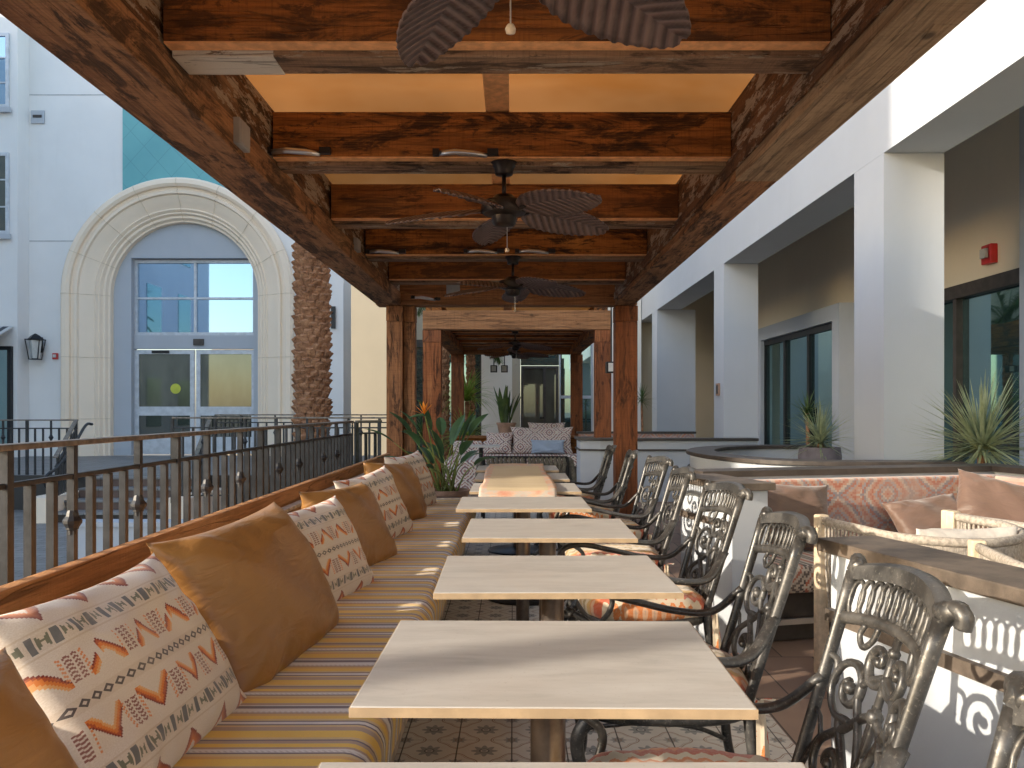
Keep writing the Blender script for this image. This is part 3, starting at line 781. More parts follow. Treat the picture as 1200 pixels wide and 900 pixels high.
# ------------------------------------------------------------------ cast metal armchairs
def Bk(s, t, off=0):
    return Vector((.215 + .145*t + .04*(1-s*s) + off, s*(.192+.02*t), .45 + .49*t))
def arc2(cx, cy, r0, r1, a0, a1, n=26):
    return [(cx + (r0+(r1-r0)*i/n)*math.cos(R(a0+(a1-a0)*i/n)), cy + (r0+(r1-r0)*i/n)*1.0*math.sin(R(a0+(a1-a0)*i/n))) for i in range(n+1)]
def make_chair():
    t = thing('metal_armchair', '', 'chair')
    c = MT['cast']
    # stiles with rolled tops, and back legs
    for s in (-1, 1):
        st = [Bk(s, tt) for tt in (-.05, .1, .3, .5, .7, .85, .97)]
        mb = MB().tube(st, [.016,.015,.014,.014,.015,.016,.017], 10, flat=.75, up=(0,1,0))
        top = Bk(s, .97)
        mb.tube([top + Vector((0, 0, 0)), top + Vector((.012, s*.004, .018)), top + Vector((.02, s*.03, .022))], [.017,.020,.017], 10)
        mb.tube(catmull([top + Vector((.005, s*-.02, .012)), top+Vector((.015, s*.02, .024)), top+Vector((.020, s*.036, .012)), top+Vector((.018, s*.034, -.006))], 5), [.016]*11+[.015]*5, 9)
        mb.build('stile', c, t, smooth=True)
    # crest rail
    mb = MB(); n = 32; vs = []
    for i in range(n+1):
        s = -1 + 2*i/n
        lo, hi = .935 + .050*(1-s*s), .995 + .058*(1-s*s)
        for tt, off in ((lo,-.012),(hi,-.016),(hi+.012,0),(hi,.016),(lo,.012)):
            vs.append(Bk(s, tt, off))
    fs = [(i*5+k, i*5+(k+1) % 5, (i+1)*5+(k+1) % 5, (i+1)*5+k) for i in range(n) for k in range(5)]
    mb.add(vs, fs + [(0,1,2,3,4), tuple(n*5+k for k in (4,3,2,1,0))]); mb.build('crest_rail', c, t, smooth=True, auto=50)
    # row of rings and its lower rail
    mb = MB()
    for k in range(13):
        s0 = -.86 + 1.72*k/12; tc = .852 + .045*(1-s0*s0)
        mb.tube([Bk(s0 + .088*math.cos(a), tc + .078*math.sin(a)) for a in [2*math.pi*q/14 for q in range(15)]], .0052, 6, caps=False)
    mb.tube([Bk(-1+2*i/24, .765 + .04*(1-(-1+2*i/24)**2)) for i in range(25)], .011, 8, flat=1.3)
    mb.build('ring_band', c, t, smooth=True)
    # scrollwork
    mb = MB()
    def T(pts, r0=.0105, r1=.0105):
        n_ = len(pts); P = [Bk(p[0], p[1]) for p in pts]
        mb.tube(P, [r0+(r1-r0)*i/(n_-1) for i in range(n_)], 8, flat=.8)
        mb.tube([P[0]+Vector((-.004,0,0)), P[0]+Vector((.004,0,0))], .0001, 6)
    def ball(p, r=.015): 
        q = Bk(*p); mb.lathe([(0,-r),(r*.7,-r*.7),(r,0),(r*.7,r*.7),(0,r)], q, 10)
    for m_ in (-1, 1):
        def X(pts): return [(x*m_*1.0, y) for x, y in pts]
        # spirals are scaled: s unit = .22 m, t unit = .49 m
        def sp(cx, cy, r0, r1, a0, a1, n=30):
            return [(m_*(cx + (r0+(r1-r0)*i/n)*math.cos(R(a0+(a1-a0)*i/n))/.22), cy + (r0+(r1-r0)*i/n)*math.sin(R(a0+(a1-a0)*i/n))/.49) for i in range(n+1)]
        a = sp(.57, .50, .016, .074, 60, 60-540)          # big upper scroll
        tail = X([(.60,.36),(.40,.24),(.14,.10),(.05,-.02)])
        T([(p.x, p.y) for p in catmull([Vector((x, y, 0)) for x, y in a[::3] + tail], 4)])
        ball((m_*.57, .50))
        b = sp(.22, .655, .012, .052, 200, -160)
        T([(p.x, p.y) for p in catmull([Vector((x, y, 0)) for x, y in b[::3] + X([(.42,.52),(.20,.34),(.03,.20)])], 4)])
        ball((m_*.22, .655), .013)
        d = sp(.56, .17, .014, .066, -20, 440)
        T([(p.x, p.y) for p in catmull([Vector((x, y, 0)) for x, y in d[::3] + X([(.50,.33),(.22,.42),(-.02,.46)])], 4)])
        ball((m_*.56, .17), .014)
        T(X([(.95,.10),(.88,.20),(.80,.26),(.88,.33),(.97,.36)]), .008, .006)
        T([(p.x, p.y) for p in catmull([Vector((x*m_, y, 0)) for x, y in ((.98,.60),(.86,.58),(.82,.50),(.88,.46))], 6)], .009, .006)
        T([(p.x, p.y) for p in catmull([Vector((x*m_, y, 0)) for x, y in ((.40,.78),(.44,.72),(.56,.68),(.66,.72),(.62,.77))], 6)], .008, .007)
        T([(p.x, p.y) for p in catmull([Vector((x*m_, y, 0)) for x, y in ((-.5,-.02),(-.2,.14),(.0,.30),(.02,.50))], 6)], .009, .009)
    T([(0,.44),(0,.60),(0,.79)], .010, .009); ball((0,.46), .018); ball((0,.72), .013)
    mb.build('scrollwork', c, t, smooth=True)
    MB().tube([Bk(-1+2*i/16, -.03 + .03*(1-(-1+2*i/16)**2)) for i in range(17)], .013, 8, flat=1.2).build('lower_rail', c, t, smooth=True)
    # arms
    for s in (-1, 1):
        P = catmull([Bk(s, .50), Vector((.20, s*.262, .60)), Vector((.08, s*.285, .595)), Vector((-.06, s*.29, .625)), Vector((-.20, s*.282, .655)), Vector((-.285, s*.275, .645)), Vector((-.315, s*.272, .605)), Vector((-.285, s*.272, .578)), Vector((-.262, s*.272, .598))], 7)
        n_ = len(P)
        mb = MB().tube(P, [.021 if i < n_*.7 else .021-.009*(i-n_*.7)/(n_*.3) for i in range(n_)], 9, flat=.6)
        mb.build('armrest', c, t, smooth=True)
        P = catmull([Vector((-.29, s*.272, .60)), Vector((-.20, s*.268, .54)), Vector((-.20, s*.26, .48)), Vector((-.235, s*.235, .42))], 6)
        MB().tube(P, .011, 8).build('arm_support', c, t, smooth=True)
        P = catmull([Vector((-.22, s*.225, .42)), Vector((-.265, s*.235, .34)), Vector((-.235, s*.23, .18)), Vector((-.26, s*.24, .06)), Vector((-.295, s*.25, .018))], 7)
        mb = MB().tube(P, [.022-.009*i/(len(P)-1) for i in range(len(P))], 9); mb.lathe([(0,.0),(.014,.002),(.021,.016),(.014,.032),(0,.034)], (-.298, s*.251, 0), 12)
        mb.build('leg', c, t, smooth=True)
        P = catmull([Bk(s, .0), Vector((.225, s*.205, .32)), Vector((.245, s*.215, .15)), Vector((.30, s*.225, .0))], 6)
        MB().tube(P, [.019-.006*i/(len(P)-1) for i in range(len(P))], 9).build('leg', c, t, smooth=True)
        MB().tube(catmull([Vector((-.24, s*.23, .20)), Vector((-.05, s*.16, .25)), Vector((.12, s*.16, .24)), Vector((.24, s*.21, .18))], 6), .008, 7).build('stretcher', c, t, smooth=True)
    # seat frame
    def ring(sc_, z):
        out = []
        for i in range(40):
            a = 2*math.pi*i/40; ca, sa = math.cos(a), math.sin(a)
            out.append(Vector((-.01 + sc_*.245*math.copysign(abs(ca)**.55, ca), sc_*.245*math.copysign(abs(sa)**.55, sa)*(1 + (-.10 if ca > 0 else .0)*abs(ca)), z)))
        return out + [out[0]]
    MB().tube(ring(1.0, .415), .016, 8, caps=False, flat=1.2).build('seat_frame', c, t, smooth=True)
    mb = MB()
    def pad(u, v):
        a = 2*math.pi*u; ca, sa = math.cos(a), math.sin(a)
        prof = [(0,.402),(.9,.402),(1.02,.418),(1.06,.438),(1.07,.466),(1.0,.490),(.86,.508),(.4,.518),(0,.52)]
        k = v*(len(prof)-1); i = min(len(prof)-2, int(k)); f = k-i
        r = prof[i][0]*(1-f)+prof[i+1][0]*f; z = prof[i][1]*(1-f)+prof[i+1][1]*f
        return (-.015 + r*.24*math.copysign(abs(ca)**.55, ca), r*.245*math.copysign(abs(sa)**.55, sa)*(1 + (-.08 if ca > 0 else .0)*abs(ca)), z + .004*math.sin(9*u*6.28)*r + .01)
    mb.grid(pad, 48, 24); cu = mb.build('seat_cushion', MT['ikat'], t, smooth=True)
    for s in (-1, 1):
        mb = MB()
        b0 = Vector((.245, s*.205, .46))
        for q in ((.02, s*.03, -.16), (-.01, s*.055, -.20), (.0, s*-.03, -.03), (.03, s*.02, .02)):
            mb.leaf(b0, q, Vector(q).length*1.05, .011, .6, 6, prof=lambda t_: 1.0, fold=.15)
        mb.build('tie_ribbon', MT['ikat'], cu)
    return t
ch = make_chair(); ch.scale = (1,1,.975); GC = 'cast metal armchairs facing the tables'
tag(ch, group=GC)
chairs = [(.24,.80,-2,'scrollwork metal armchair cut off at the lower right corner'),
 (.385,1.65,-3,'nearest whole scrollwork metal armchair, in front of the low white wall'),
 (.455,2.55,-3,'second whole scrollwork armchair, its red patterned seat in sun'),
 (.555,3.58,6,'scrollwork armchair with a pale sunlit back, beside the third full table'),
 (.56,4.58,-1,'dark scrollwork armchair just behind the pale sunlit one'),
 (.62,5.60,7,'dark scrollwork armchair partly hidden behind another, by the right post'),
 (.55,6.50,-4,'scrollwork armchair seen against the foot of the red brown post'),
 (.50,7.45,-3,'farthest scrollwork armchair, mostly hidden behind the red brown post')]
for i, (x, y, rz, l) in enumerate(chairs):
    place(ch if i == 0 else dup(ch), (x, y, 0), R(rz), l)

# ------------------------------------------------------------------ iron railings
def railing(label, p0, p1, h, z0, spacing=.147, postevery=10, bw=.0155, top=True, seed=0, handrail=False, name='iron_railing'):
    p0, p1 = Vector(p0), Vector(p1); L = (p1-p0).length; d = (p1-p0).normalized()
    rz = math.atan2(d.y, d.x)
    t = thing(name, label, 'railing', (p0.x, p0.y, z0), rz)
    slope = (p1.z-p0.z)/max(.01, (Vector((p1.x, p1.y, 0))-Vector((p0.x, p0.y, 0))).length)
    Lh = (Vector((p1.x, p1.y, 0))-Vector((p0.x, p0.y, 0))).length
    def bar(w, d_, zc, name_, mat):
        mb = MB(); vs = []
        for x in (0, Lh):
            for yy, zz in ((-w,-d_),(w,-d_),(w,d_),(-w,d_)): vs.append((x, yy, zc+zz+slope*x))
        mb.add(vs, [(0,1,2,3),(7,6,5,4),(0,4,5,1),(1,5,6,2),(2,6,7,3),(3,7,4,0)])
        mb.build(name_, mat, t, bevel=.004)
    bar(.032, .011, h-.011, 'top_rail', MT['railtop'])
    bar(.012, .010, h-.145, 'mid_rail', MT['iron'])
    bar(.012, .010, .10, 'bottom_rail', MT['iron'])
    nb = int(Lh/spacing)
    for i in range(nb+1):
        x = i*spacing; zz = slope*x; isp = i % postevery == 0; dec = i % postevery in (3, 7)
        w = .019 if isp else bw
        mb = MB()
        if isp: mb.box(x-w, x+w, -w, w, zz+.0, zz+h-.0225)
        elif dec:
            mb.box(x-w, x+w, -w+.001, w-.001, zz+.1105, zz+h-.0225)
            mb.lathe([(.0,-.055),(.018,-.053),(.019,-.036),(.024,-.032),(.024,-.026),(.036,-.008),(.037,.003),(.025,.02),(.022,.034),(.018,.044),(0,.046)], (x, 0, zz+h*.715), 10)
        else: mb.box(x-w, x+w, -w+.001, w-.001, zz+.1105, zz+h-.1555)
        mb.build('post' if isp else 'baluster', MT['iron'], t)
    return t
railing('long black iron railing with worn top rail directly behind the striped bench', (-1.76, 1.43, 0), (-1.76, 9.10, 0), 1.14, 0.0)
railing('short black railing joining the long one to the left pergola post', (-1.74, 9.30, 0), (-1.50, 9.50, 0), 1.14, 0.0, .12, 5, .014)
railing('black railing crossing behind the long one, in front of the palm trunk', (-4.6, 11.3, 0), (-1.70, 11.3, 0), 1.16, 0.0, .14, 10, .014)
railing('far black railing along the landing by the arch doorway', (-5.2, 14.6, 0), (-2.2, 14.6, 0), 1.12, 0.06, .15, 10, .013)
railing('black railing at the far left beside the lower steps', (-9.2, 13.6, 0), (-7.08, 13.6, 0), 1.02, .08, .13, 10, .013)
railing('black stair railing sloping down the brown steps at the left', (-7.05, 13.5, 0), (-6.62, 12.1, -.52), 1.02, .08, .13, 10, .013)
railing('black stair railing sloping down the right side of the brown steps', (-4.9, 13.5, 0), (-4.6, 12.1, -.52), 1.02, .08, .13, 10, .013)
def handrail(label, pts):
    t = thing('handrail', label, 'handrail', pts[0])
    MB().tube(catmull([Vector(p)-Vector(pts[0]) for p in pts], 6), .022, 10).build('grip', MT['iron'], t, smooth=True)
    for k in (1, len(pts)-3):
        q = Vector(pts[k])-Vector(pts[0]); MB().tube([q, q+Vector((-.05,.05,-.06))], .008, 6).build('bracket', MT['iron'], t)
handrail('curled black handrail along the left side of the brown steps', [(-6.92,13.75,1.02),(-6.90,13.5,1.0),(-6.7,12.7,.66),(-6.55,12.0,.42),(-6.5,11.75,.38),(-6.5,11.62,.30),(-6.5,11.65,.18),(-6.48,11.8,.16)])

# ------------------------------------------------------------------ steps and landing
st = thing('entrance_steps', 'brown tiled steps up to the arched entrance, white edged', 'steps', (0,0,0))
for i in range(4):
    y = 12.0 + .36*i; z = -.36 + .14*(i+1)
    BX(-6.6, -4.95, y, y+.34, -.36+.14*i+.001, z-.03).build('riser', MT['brick'], st)
    BX(-6.62, -4.93, y-.02, y+.38, z-.029, z).build('tread', MT['plaza'], st)
BX(-6.95, -6.63, 11.9, 13.5, -.36, .0).build('stringer', MT['stone'], st)
BX(-4.92, -4.6, 11.9, 13.5, -.36, .0).build('stringer', MT['stone'], st)
struct('entrance_landing', BX(-12, -1.92, 13.5, 19.35, -.37, .20), MT['plaza'])
t = thing('low_planter_wall', 'low white stucco wall seen through the near railing balusters', 'wall', (-3.9, 9.0, -.36))
BX(-.85, 1.9, 0, .22, 0, .36).build('wall_face', MT['white'], t); BX(-.88, 1.93, -.03, .25, .361, .41).build('coping', MT['white'], t)

# ------------------------------------------------------------------ arch building (left)
AY = 19.0; ACX = -7.58; ACZ = 3.88
hb = thing('arched_building', 'pale stucco building with a big stone arch and glass entrance', 'building', (0, AY, 0))
def wall_arch():
    mb = MB(); X0, X1, Z0, Z1, r = -11.0, -3.85, .2, 12.0, 2.3
    n = 40; d = .5
    arc = [(ACX + r*math.cos(math.pi*i/n), ACZ + r*math.sin(math.pi*i/n)) for i in range(n+1)]   # right to left
    for yy in (0,):
        # left, right jambs
        mb.box(X0, ACX-r, 0, d, Z0, ACZ); mb.box(ACX+r, X1, 0, d, Z0, ACZ)
        mb.box(X0, ACX-r, 0, d, ACZ, Z1); mb.box(ACX+r, X1, 0, d, ACZ, Z1)
        for i in range(n):
            (xa, za), (xb, zb) = arc[i], arc[i+1]
            mb.add([(xa,0,za),(xb,0,zb),(xb,0,Z1),(xa,0,Z1)], [(0,3,2,1)])
            mb.add([(xa,0,za),(xb,0,zb),(xb,d,zb),(xa,d,za)], [(0,1,2,3)])
    return mb
def wall_arch2():
    mb = MB(); X0, X1, Z0, Z1, r = -11.0, -3.85, .2, 12.0, 2.3; n = 40; d = .5
    P = [(X0,Z0),(X0,Z1),(X1,Z1),(X1,Z0),(ACX+r,Z0)] + [(ACX + r*math.cos(math.pi*i/n), ACZ + r*math.sin(math.pi*i/n)) for i in range(n+1)] + [(ACX-r,Z0)]
    N = len(P)
    # front as strips to stay planar and simple
    L = [(X0,Z0),(ACX-r,Z0),(ACX-r,ACZ)]; 
    vs = [(X0,0,Z0),(ACX-r,0,Z0),(ACX-r,0,ACZ),(X0,0,ACZ),(ACX+r,0,Z0),(X1,0,Z0),(X1,0,ACZ),(ACX+r,0,ACZ),(X0,0,Z1),(ACX-r,0,Z1),(ACX+r,0,Z1),(X1,0,Z1)]
    mb.add(vs, [(0,1,2,3),(4,5,6,7),(3,2,9,8),(7,6,11,10)])
    for i in range(n):
        xa, za = ACX + r*math.cos(math.pi*i/n), ACZ + r*math.sin(math.pi*i/n); xb, zb = ACX + r*math.cos(math.pi*(i+1)/n), ACZ + r*math.sin(math.pi*(i+1)/n)
        mb.add([(xb,0,zb),(xa,0,za),(xa,0,Z1),(xb,0,Z1)], [(0,1,2,3)])
    # end return and top
    mb.add([(X1,0,Z0),(X1,.9,Z0),(X1,.9,Z1),(X1,0,Z1),(X0,.9,Z1),(X0,0,Z1)], [(0,1,2,3),(3,2,4,5)])
    return mb
wall_arch2().build('wall', MT['white2'], hb)
# moulded surround swept round the arch and down the jambs
prof = [(2.62,.0),(2.62,-.14),(2.57,-.20),(2.48,-.21),(2.42,-.17),(2.41,-.10),(2.36,-.09),(2.33,-.13),(2.27,-.12),(2.25,-.06),(2.21,-.05),(2.05,.06),(1.98,.10),(1.95,.08),(1.90,.14),(1.87,.13),(1.83,.20),(1.78,.20),(1.74,.27),(1.70,.28),(1.69,.45)]
def surround():
    path = [('l', z) for z in (.2, 1.2, 2.1, 3.0, 3.7)] + [('a', math.pi - math.pi*i/48) for i in range(49)] + [('r', z) for z in (3.7, 3.0, 2.1, 1.2, .2)]
    vs = []; n = len(prof)
    for k, q in path:
        for r_, y in prof:
            if k == 'l': vs.append((ACX-r_, y, q))
            elif k == 'r': vs.append((ACX+r_, y, q))
            else: vs.append((ACX+r_*math.cos(q), y, ACZ+r_*math.sin(q)))
    return MB().add(vs, [(i*n+k, (i+1)*n+k, (i+1)*n+k+1, i*n+k+1) for i in range(len(path)-1) for k in range(n-1)])
ar = surround().build('arch_surround', MT['stone'], hb, smooth=True, auto=25)
# stone joints
mortar = mat_plain('mortar', (.68, .57, .43), .9)
def jointat(q, k):
    P = []
    for r_, y in prof:
        if k == 'a': P.append((ACX+r_*math.cos(q), y-.004, ACZ+r_*math.sin(q)))
        elif k == 'l': P.append((ACX-r_, y-.004, q))
        else: P.append((ACX+r_, y-.004, q))
    MB().tube(P[1:-1], .007, 5).build('stone_joint', mortar, ar)
for a in (0, 22, 45, 68, 90, 112, 135, 158, 180): jointat(R(a), 'a')
for z in (1.05, 2.45): jointat(z, 'l'); jointat(z, 'r')
# tympanum wall with door opening
Xa, Xb, Zt = -8.86, -6.02, 4.78
yi = .42
tm = MB(); n = 36
tm.box(ACX-1.72, Xa, yi, yi+.1, .2, ACZ+1.0); tm.box(Xb, ACX+1.72, yi, yi+.1, .2, ACZ+1.0)
pts = [(ACX+1.72*math.cos(math.pi*i/n), ACZ+1.72*math.sin(math.pi*i/n)) for i in range(n+1)]
for i in range(n):
    (x1, z1), (x2, z2) = pts[i], pts[i+1]
    if max(z1, z2) > Zt: tm.add([(x1,yi-.001,Zt),(x1,yi-.001,max(z1,Zt)),(x2,yi-.001,max(z2,Zt)),(x2,yi-.001,Zt)], [(0,1,2,3)])
tm.box(Xa, Xb, yi+.001, yi+.30, Zt, Zt+.1); tm.box(Xa-.09, Xa-.001, yi+.1, yi+.3, .2, Zt); tm.box(Xb+.001, Xb+.09, yi+.1, yi+.3, .2, Zt)
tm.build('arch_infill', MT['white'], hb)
# upper window, header, sliding doors
yw = yi+.16
def rectframe(mb, x0, x1, z0, z1, y0, y1, w):
    mb.box(x0, x1, y0, y1, z1-w, z1); mb.box(x0, x1, y0, y1, z0, z0+w); mb.box(x0, x0+w, y0+.001, y1-.001, z0+w, z1-w); mb.box(x1-w, x1, y0+.001, y1-.001, z0+w, z1-w)
xm = (Xa+Xb)/2
mb = MB(); rectframe(mb, Xa, Xb, 3.0, Zt-.02, yw, yw+.1, .07); mb.box(xm-.03, xm+.03, yw+.002, yw+.098, 3.07, Zt-.09); mb.box(Xa+.07, Xb-.07, yw+.004, yw+.096, 3.84, 3.89)
up = mb.build('window_frame', MT['alu'], hb)
BX(Xa+.06, Xb-.06, yw+.05, yw+.06, 3.05, Zt-.05).build('pane', MT['glassblue'], up)
BX(Xa, Xb, yw-.03, yw+.12, 2.68, 2.998).build('door_header', MT['white'], hb)
BX(xm-.02, xm+.22, yw-.07, yw-.032, 2.76, 2.91).build('sensor_box', MT['cap'], hb)
for x0, x1, lab in ((Xa, xm-.02, None), (xm+.02, Xb, None)):
    mb = MB(); rectframe(mb, x0, x1, .22, 2.66, yw, yw+.08, .10); mb.box(x0+.1, x1-.1, yw+.002, yw+.078, 1.12, 1.33); mb.box(x0+.1, x1-.1, yw+.002, yw+.078, .32, .62)
    dr = mb.build('sliding_door', MT['alu'], hb)
    BX(x0+.09, x1-.09, yw+.035, yw+.045, 1.3, 2.58).build('pane', MT['glassolive'], dr)
    BX(x0+.09, x1-.09, yw+.035, yw+.045, .6, 1.15).build('pane', MT['glassdark'], dr)
BX(xm-1.0, xm-.6, yw-.04, yw+.0, 2.58, 2.64).build('door_operator', MT['black'], hb)
MB().lathe([(0,-.006),(.12,-.006),(.12,.0),(0,.0)], (0,0,0), 24).xf(Matrix.Translation((Xa+.95, yw+.03, 1.75)) @ Matrix.Rotation(R(90), 4, 'X')).build('door_sticker', mat_plain('yellow_sticker', (.55, .58, .06), .5), hb)
# teal panel, reveals, projecting bay and windows
tmb = MB(); rt = 2.5; xs = [-8.85 + 2.54*i/30 for i in range(31)]
zs = [ACZ + math.sqrt(max(0, rt*rt-(x-ACX)**2)) for x in xs]
tmb.add([(x, -.03, z) for x, z in zip(xs, zs)] + [(x, -.03, 12.0) for x in xs], [(i, i+1, 32+i, 31+i) for i in range(30)])
tmb.box(-8.853, -8.85, -.03, -.002, zs[0], 12.0).box(-6.31, -6.307, -.03, -.002, zs[-1], 12.0)
tmb.build('teal_tile_panel', MT['teal'], hb)
jl = MB()
for z in (5.08, 8.4): jl.box(-10.98, -9.75 if z < 6 else -8.87, -.006, -.001, z, z+.02)
jl.build('wall_reveal', mat_plain('reveal_shadow_line', (.42, .42, .42), .9), hb)
BX(-15, -10.99, -.45, .9, .2, 12.5).build('wall', MT['white2'], hb)
for z0, z1, g in ((5.15, 6.95, 'glassdark'), (7.95, 9.6, 'glassblue')):
    mb = MB(); rectframe(mb, -12.6, -11.16, z0, z1, -.50, -.452, .07)
    for k in (1, 2): mb.box(-12.53, -11.23, -.497, -.46, z0+(z1-z0)*k/3-.015, z0+(z1-z0)*k/3+.015)
    mb.box(-11.55, -11.52, -.496, -.461, z0+.07, z1-.07)
    w = mb.build('window', MT['alu'], hb)
    BX(-12.55, -11.2, -.468, -.458, z0+.05, z1-.05).build('pane', MT[g], w)
    BX(-12.7, -11.1, -.56, -.5, z0-.12, z0-.01).build('sill', MT['white'], w)
mb = MB(); rectframe(mb, -13.8, -11.08, .2, 2.66, -.55, -.452, .08); sf = mb.build('storefront', MT['black'], hb)
BX(-13.75, -11.1, -.50, -.49, .25, 2.6).build('pane', MT['glass'], sf)
# awning, vent, sconce, alarm as things
def aw():
    t = thing('awning', 'black and white striped awning at the far left edge', 'awning', (-12.4, 18.5, 2.68))
    MB().add([(-1.4,0,.42),(1.35,0,.42),(1.35,-.7,.1),(-1.4,-.7,.1),(-1.4,-.7,-.03),(1.35,-.7,-.03),(-1.4,0,.40),(1.35,0,.40),(1.35,-.69,.085),(-1.4,-.69,.085)], [(0,3,2,1),(3,4,5,2),(6,7,8,9),(0,6,9,3),(1,2,8,7)]).build('awning_cloth', MT['awning'], t)
    MB().tube([(-1.4,-.69,.08),(1.35,-.69,.08)], .012, 6).build('awning_bar', MT['black'], t)
aw()
t = thing('wall_vent', 'small square vent high on the pale wall left of the arch', 'vent', (-10.78, 18.99, 7.75))
BX(-.15, .15, -.03, 0, 0, .30).build('vent_frame', MT['white'], t, bevel=.01); BX(-.10, .10, -.045, -.031, .13, .19).build('vent_slot', MT['cap'], t)
def alarm(loc, rz, label):
    t = thing('fire_alarm', label, 'fire alarm', loc, rz, 'red wall fire alarms')
    BX(-.06, .06, -.05, 0, -.07, .07).build('alarm_body', MT['red'], t, bevel=.006)
    BX(-.035, .035, -.075, -.051, -.03, .04).build('strobe', MT['lampglass'], t, bevel=.004)
alarm((-10.38, 18.998, 2.47), 0, 'small red fire alarm beside the black wall lantern')
alarm((5.60-.002, 9.75, 3.07), R(-90), 'red fire alarm above the glass door at the right')
[o for o in COL.objects if o.name == 'fire_alarm.001'][0].scale = (1.7, 1.7, 1.6)
t = thing('wall_lantern', 'black glass wall lantern on the pale wall left of the arch', 'lantern', (-10.72, 18.99, 2.40))
mb = MB()
for sx in (-1, 1):
    for sy in (-1, 1): mb.tube([(sx*.10, -.22+sy*.08, .0), (sx*.16, -.22+sy*.12, .42)], .012, 6)
mb.box(-.17,.17,-.35,-.09,.42,.44); mb.box(-.11,.11,-.31,-.13,-.02,.0); mb.build('lantern_frame', MT['black'], t)
MB().lathe([(.19,.44),(.10,.52),(.03,.56),(0,.57)], (0,-.22,0), 4).build('lantern_roof', MT['black'], t)
MB().lathe([(.10,.01),(.15,.41)], (0,-.22,0), 4).build('lantern_glass', MT['lampglass'], t)
BX(-.05,.05,-.12,0,.30,.40).build('arm', MT['black'], t); BX(-.05,.05,-.02,0,.15,.5).build('back_plate', MT['black'], t)
t = thing('wall_bracket', 'black iron bracket lamp on the wall right of the palm trunk', 'lamp', (-4.12, 18.97, 3.35))
BX(-.0, .10, -.03, 0, -.25, .25).build('bracket_plate', MT['black'], t); MB().tube([(.05,-.03,.1),(-.10,-.10,.12),(-.22,-.12,0),(-.26,-.12,-.08)], .018, 7).build('bracket_arm', MT['black'], t)

# cream wall to the right, further back, and its sunlit return
t = thing('cream_wall_building', 'sunlit cream stucco wall between the palm and the left pergola post', 'building', (0, 25, 0))
BX(-9, -2.72, 0, 1, -.4, 9).build('wall', MT['cream'], t)
# unseen wing, placed and sized to shade the colonnade and arch wall
t = thing('shade_wing', 'pale building wing added out of view to cast shade, reflected in the blue window above the entrance', 'building', (-14.0, 0, 0))
BX(-6, 0, .72, 18.4, -.4, 10.9).build('wall', MT['white2'], t)
for y in range(3, 17, 3):
    for z in (.6, 4.2, 7.4):
        w = BX(-.002, .03, y, y+1.3, z, z+1.9).build('window', MT['glass'], t)

# ------------------------------------------------------------------ right colonnade building
cb = thing('colonnade_building', 'white stucco building with square colonnade along the right side', 'building', (0,0,0))
FX, FB = 3.38, 3.93
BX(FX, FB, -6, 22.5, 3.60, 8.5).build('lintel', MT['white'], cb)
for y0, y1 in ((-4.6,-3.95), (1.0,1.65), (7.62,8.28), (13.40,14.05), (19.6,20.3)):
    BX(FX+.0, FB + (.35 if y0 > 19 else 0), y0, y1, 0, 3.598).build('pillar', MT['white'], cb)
BX(5.6, 6.2, -6, 22.5, 0, 5).build('inner_wall', MT['beige'], cb)
BX(FB+.002, 5.598, -6, 22.5, 4.7, 4.9).build('porch_ceiling', MT['white'], cb)
BX(3.39, 5.9, 22.51, 22.8, 0, 8.4).build('end_wall', MT['cream'], cb)
# projecting door surrounds (real openings facing the terrace)
def portal(y0, y1, h, nm):
    s = MB(); s.box(5.15, 5.597, y0-.001, y0+.30, 0, h-.26); s.box(5.15, 5.597, y1-.22, y1+.001, 0, h-.26); s.box(5.149, 5.597, y0-.002, y1+.002, h-.259, h)
    p = s.build('door_surround', MT['white'], cb)
    m = MB(); a0, a1, hh = y0+.305, y1-.225, h-.265
    m.box(5.22, 5.34, a0, a1, hh-.10, hh); m.box(5.22, 5.34, a0, a1, .01, .06)
    nP = 3; w = (a1-a0)/nP
    for k in range(nP+1):
        y = a0 + w*k; m.box(5.221, 5.339, max(a0, y-.06), min(a1, y+.06), .06, hh-.10)
    d = m.build('glass_door', MT['black'], cb)
    BX(5.27, 5.28, a0+.02, a1-.02, .04, hh-.06).build('pane', MT['glass'], d)
    BX(5.17, 5.22, a0+w-.03, a0+w+.03, 1.0, 1.3).build('handle', MT['black'], d)
portal(13.2, 17.6, 2.95, 'a'); 
def bigdoor():
    y0, y1, hh = 8.80, 12.0, 2.62
    m = MB(); m.box(5.42, 5.598, y0, y1, hh, hh+.16); m.box(5.45, 5.597, y0, y1, .01, .06)
    for y in (y0, 10.3, y1): m.box(5.44, 5.596, y-.04, y+.04, .06, hh-.001)
    d = m.build('glass_door', MT['cap'], cb)
    BX(5.52, 5.53, y0, y1, .05, hh-.002).build('pane', MT['glass'], d)
    BX(5.30, 5.598, y0-1.1, y0-.05, 0, 4.69).build('pier', MT['white'], cb)
bigdoor()
m = MB(); m.box(5.42, 5.598, 3.0, 7.2, 2.62, 2.78); d = m.build('glass_door', MT['cap'], cb); BX(5.52, 5.53, 3.0, 7.2, .05, 2.618).build('pane', MT['glass'], d)
t = thing('wall_plaque', 'small brown square plaque on the second white pillar', 'plaque', (FX, 13.72, 1.58))
BX(-.03, -.001, -.09, .09, -.09, .11).build('plaque_face', MT['terracotta'], t); BX(-.036, -.031, -.06, .06, -.06, .08).build('plaque_panel', MT['cap'], t)

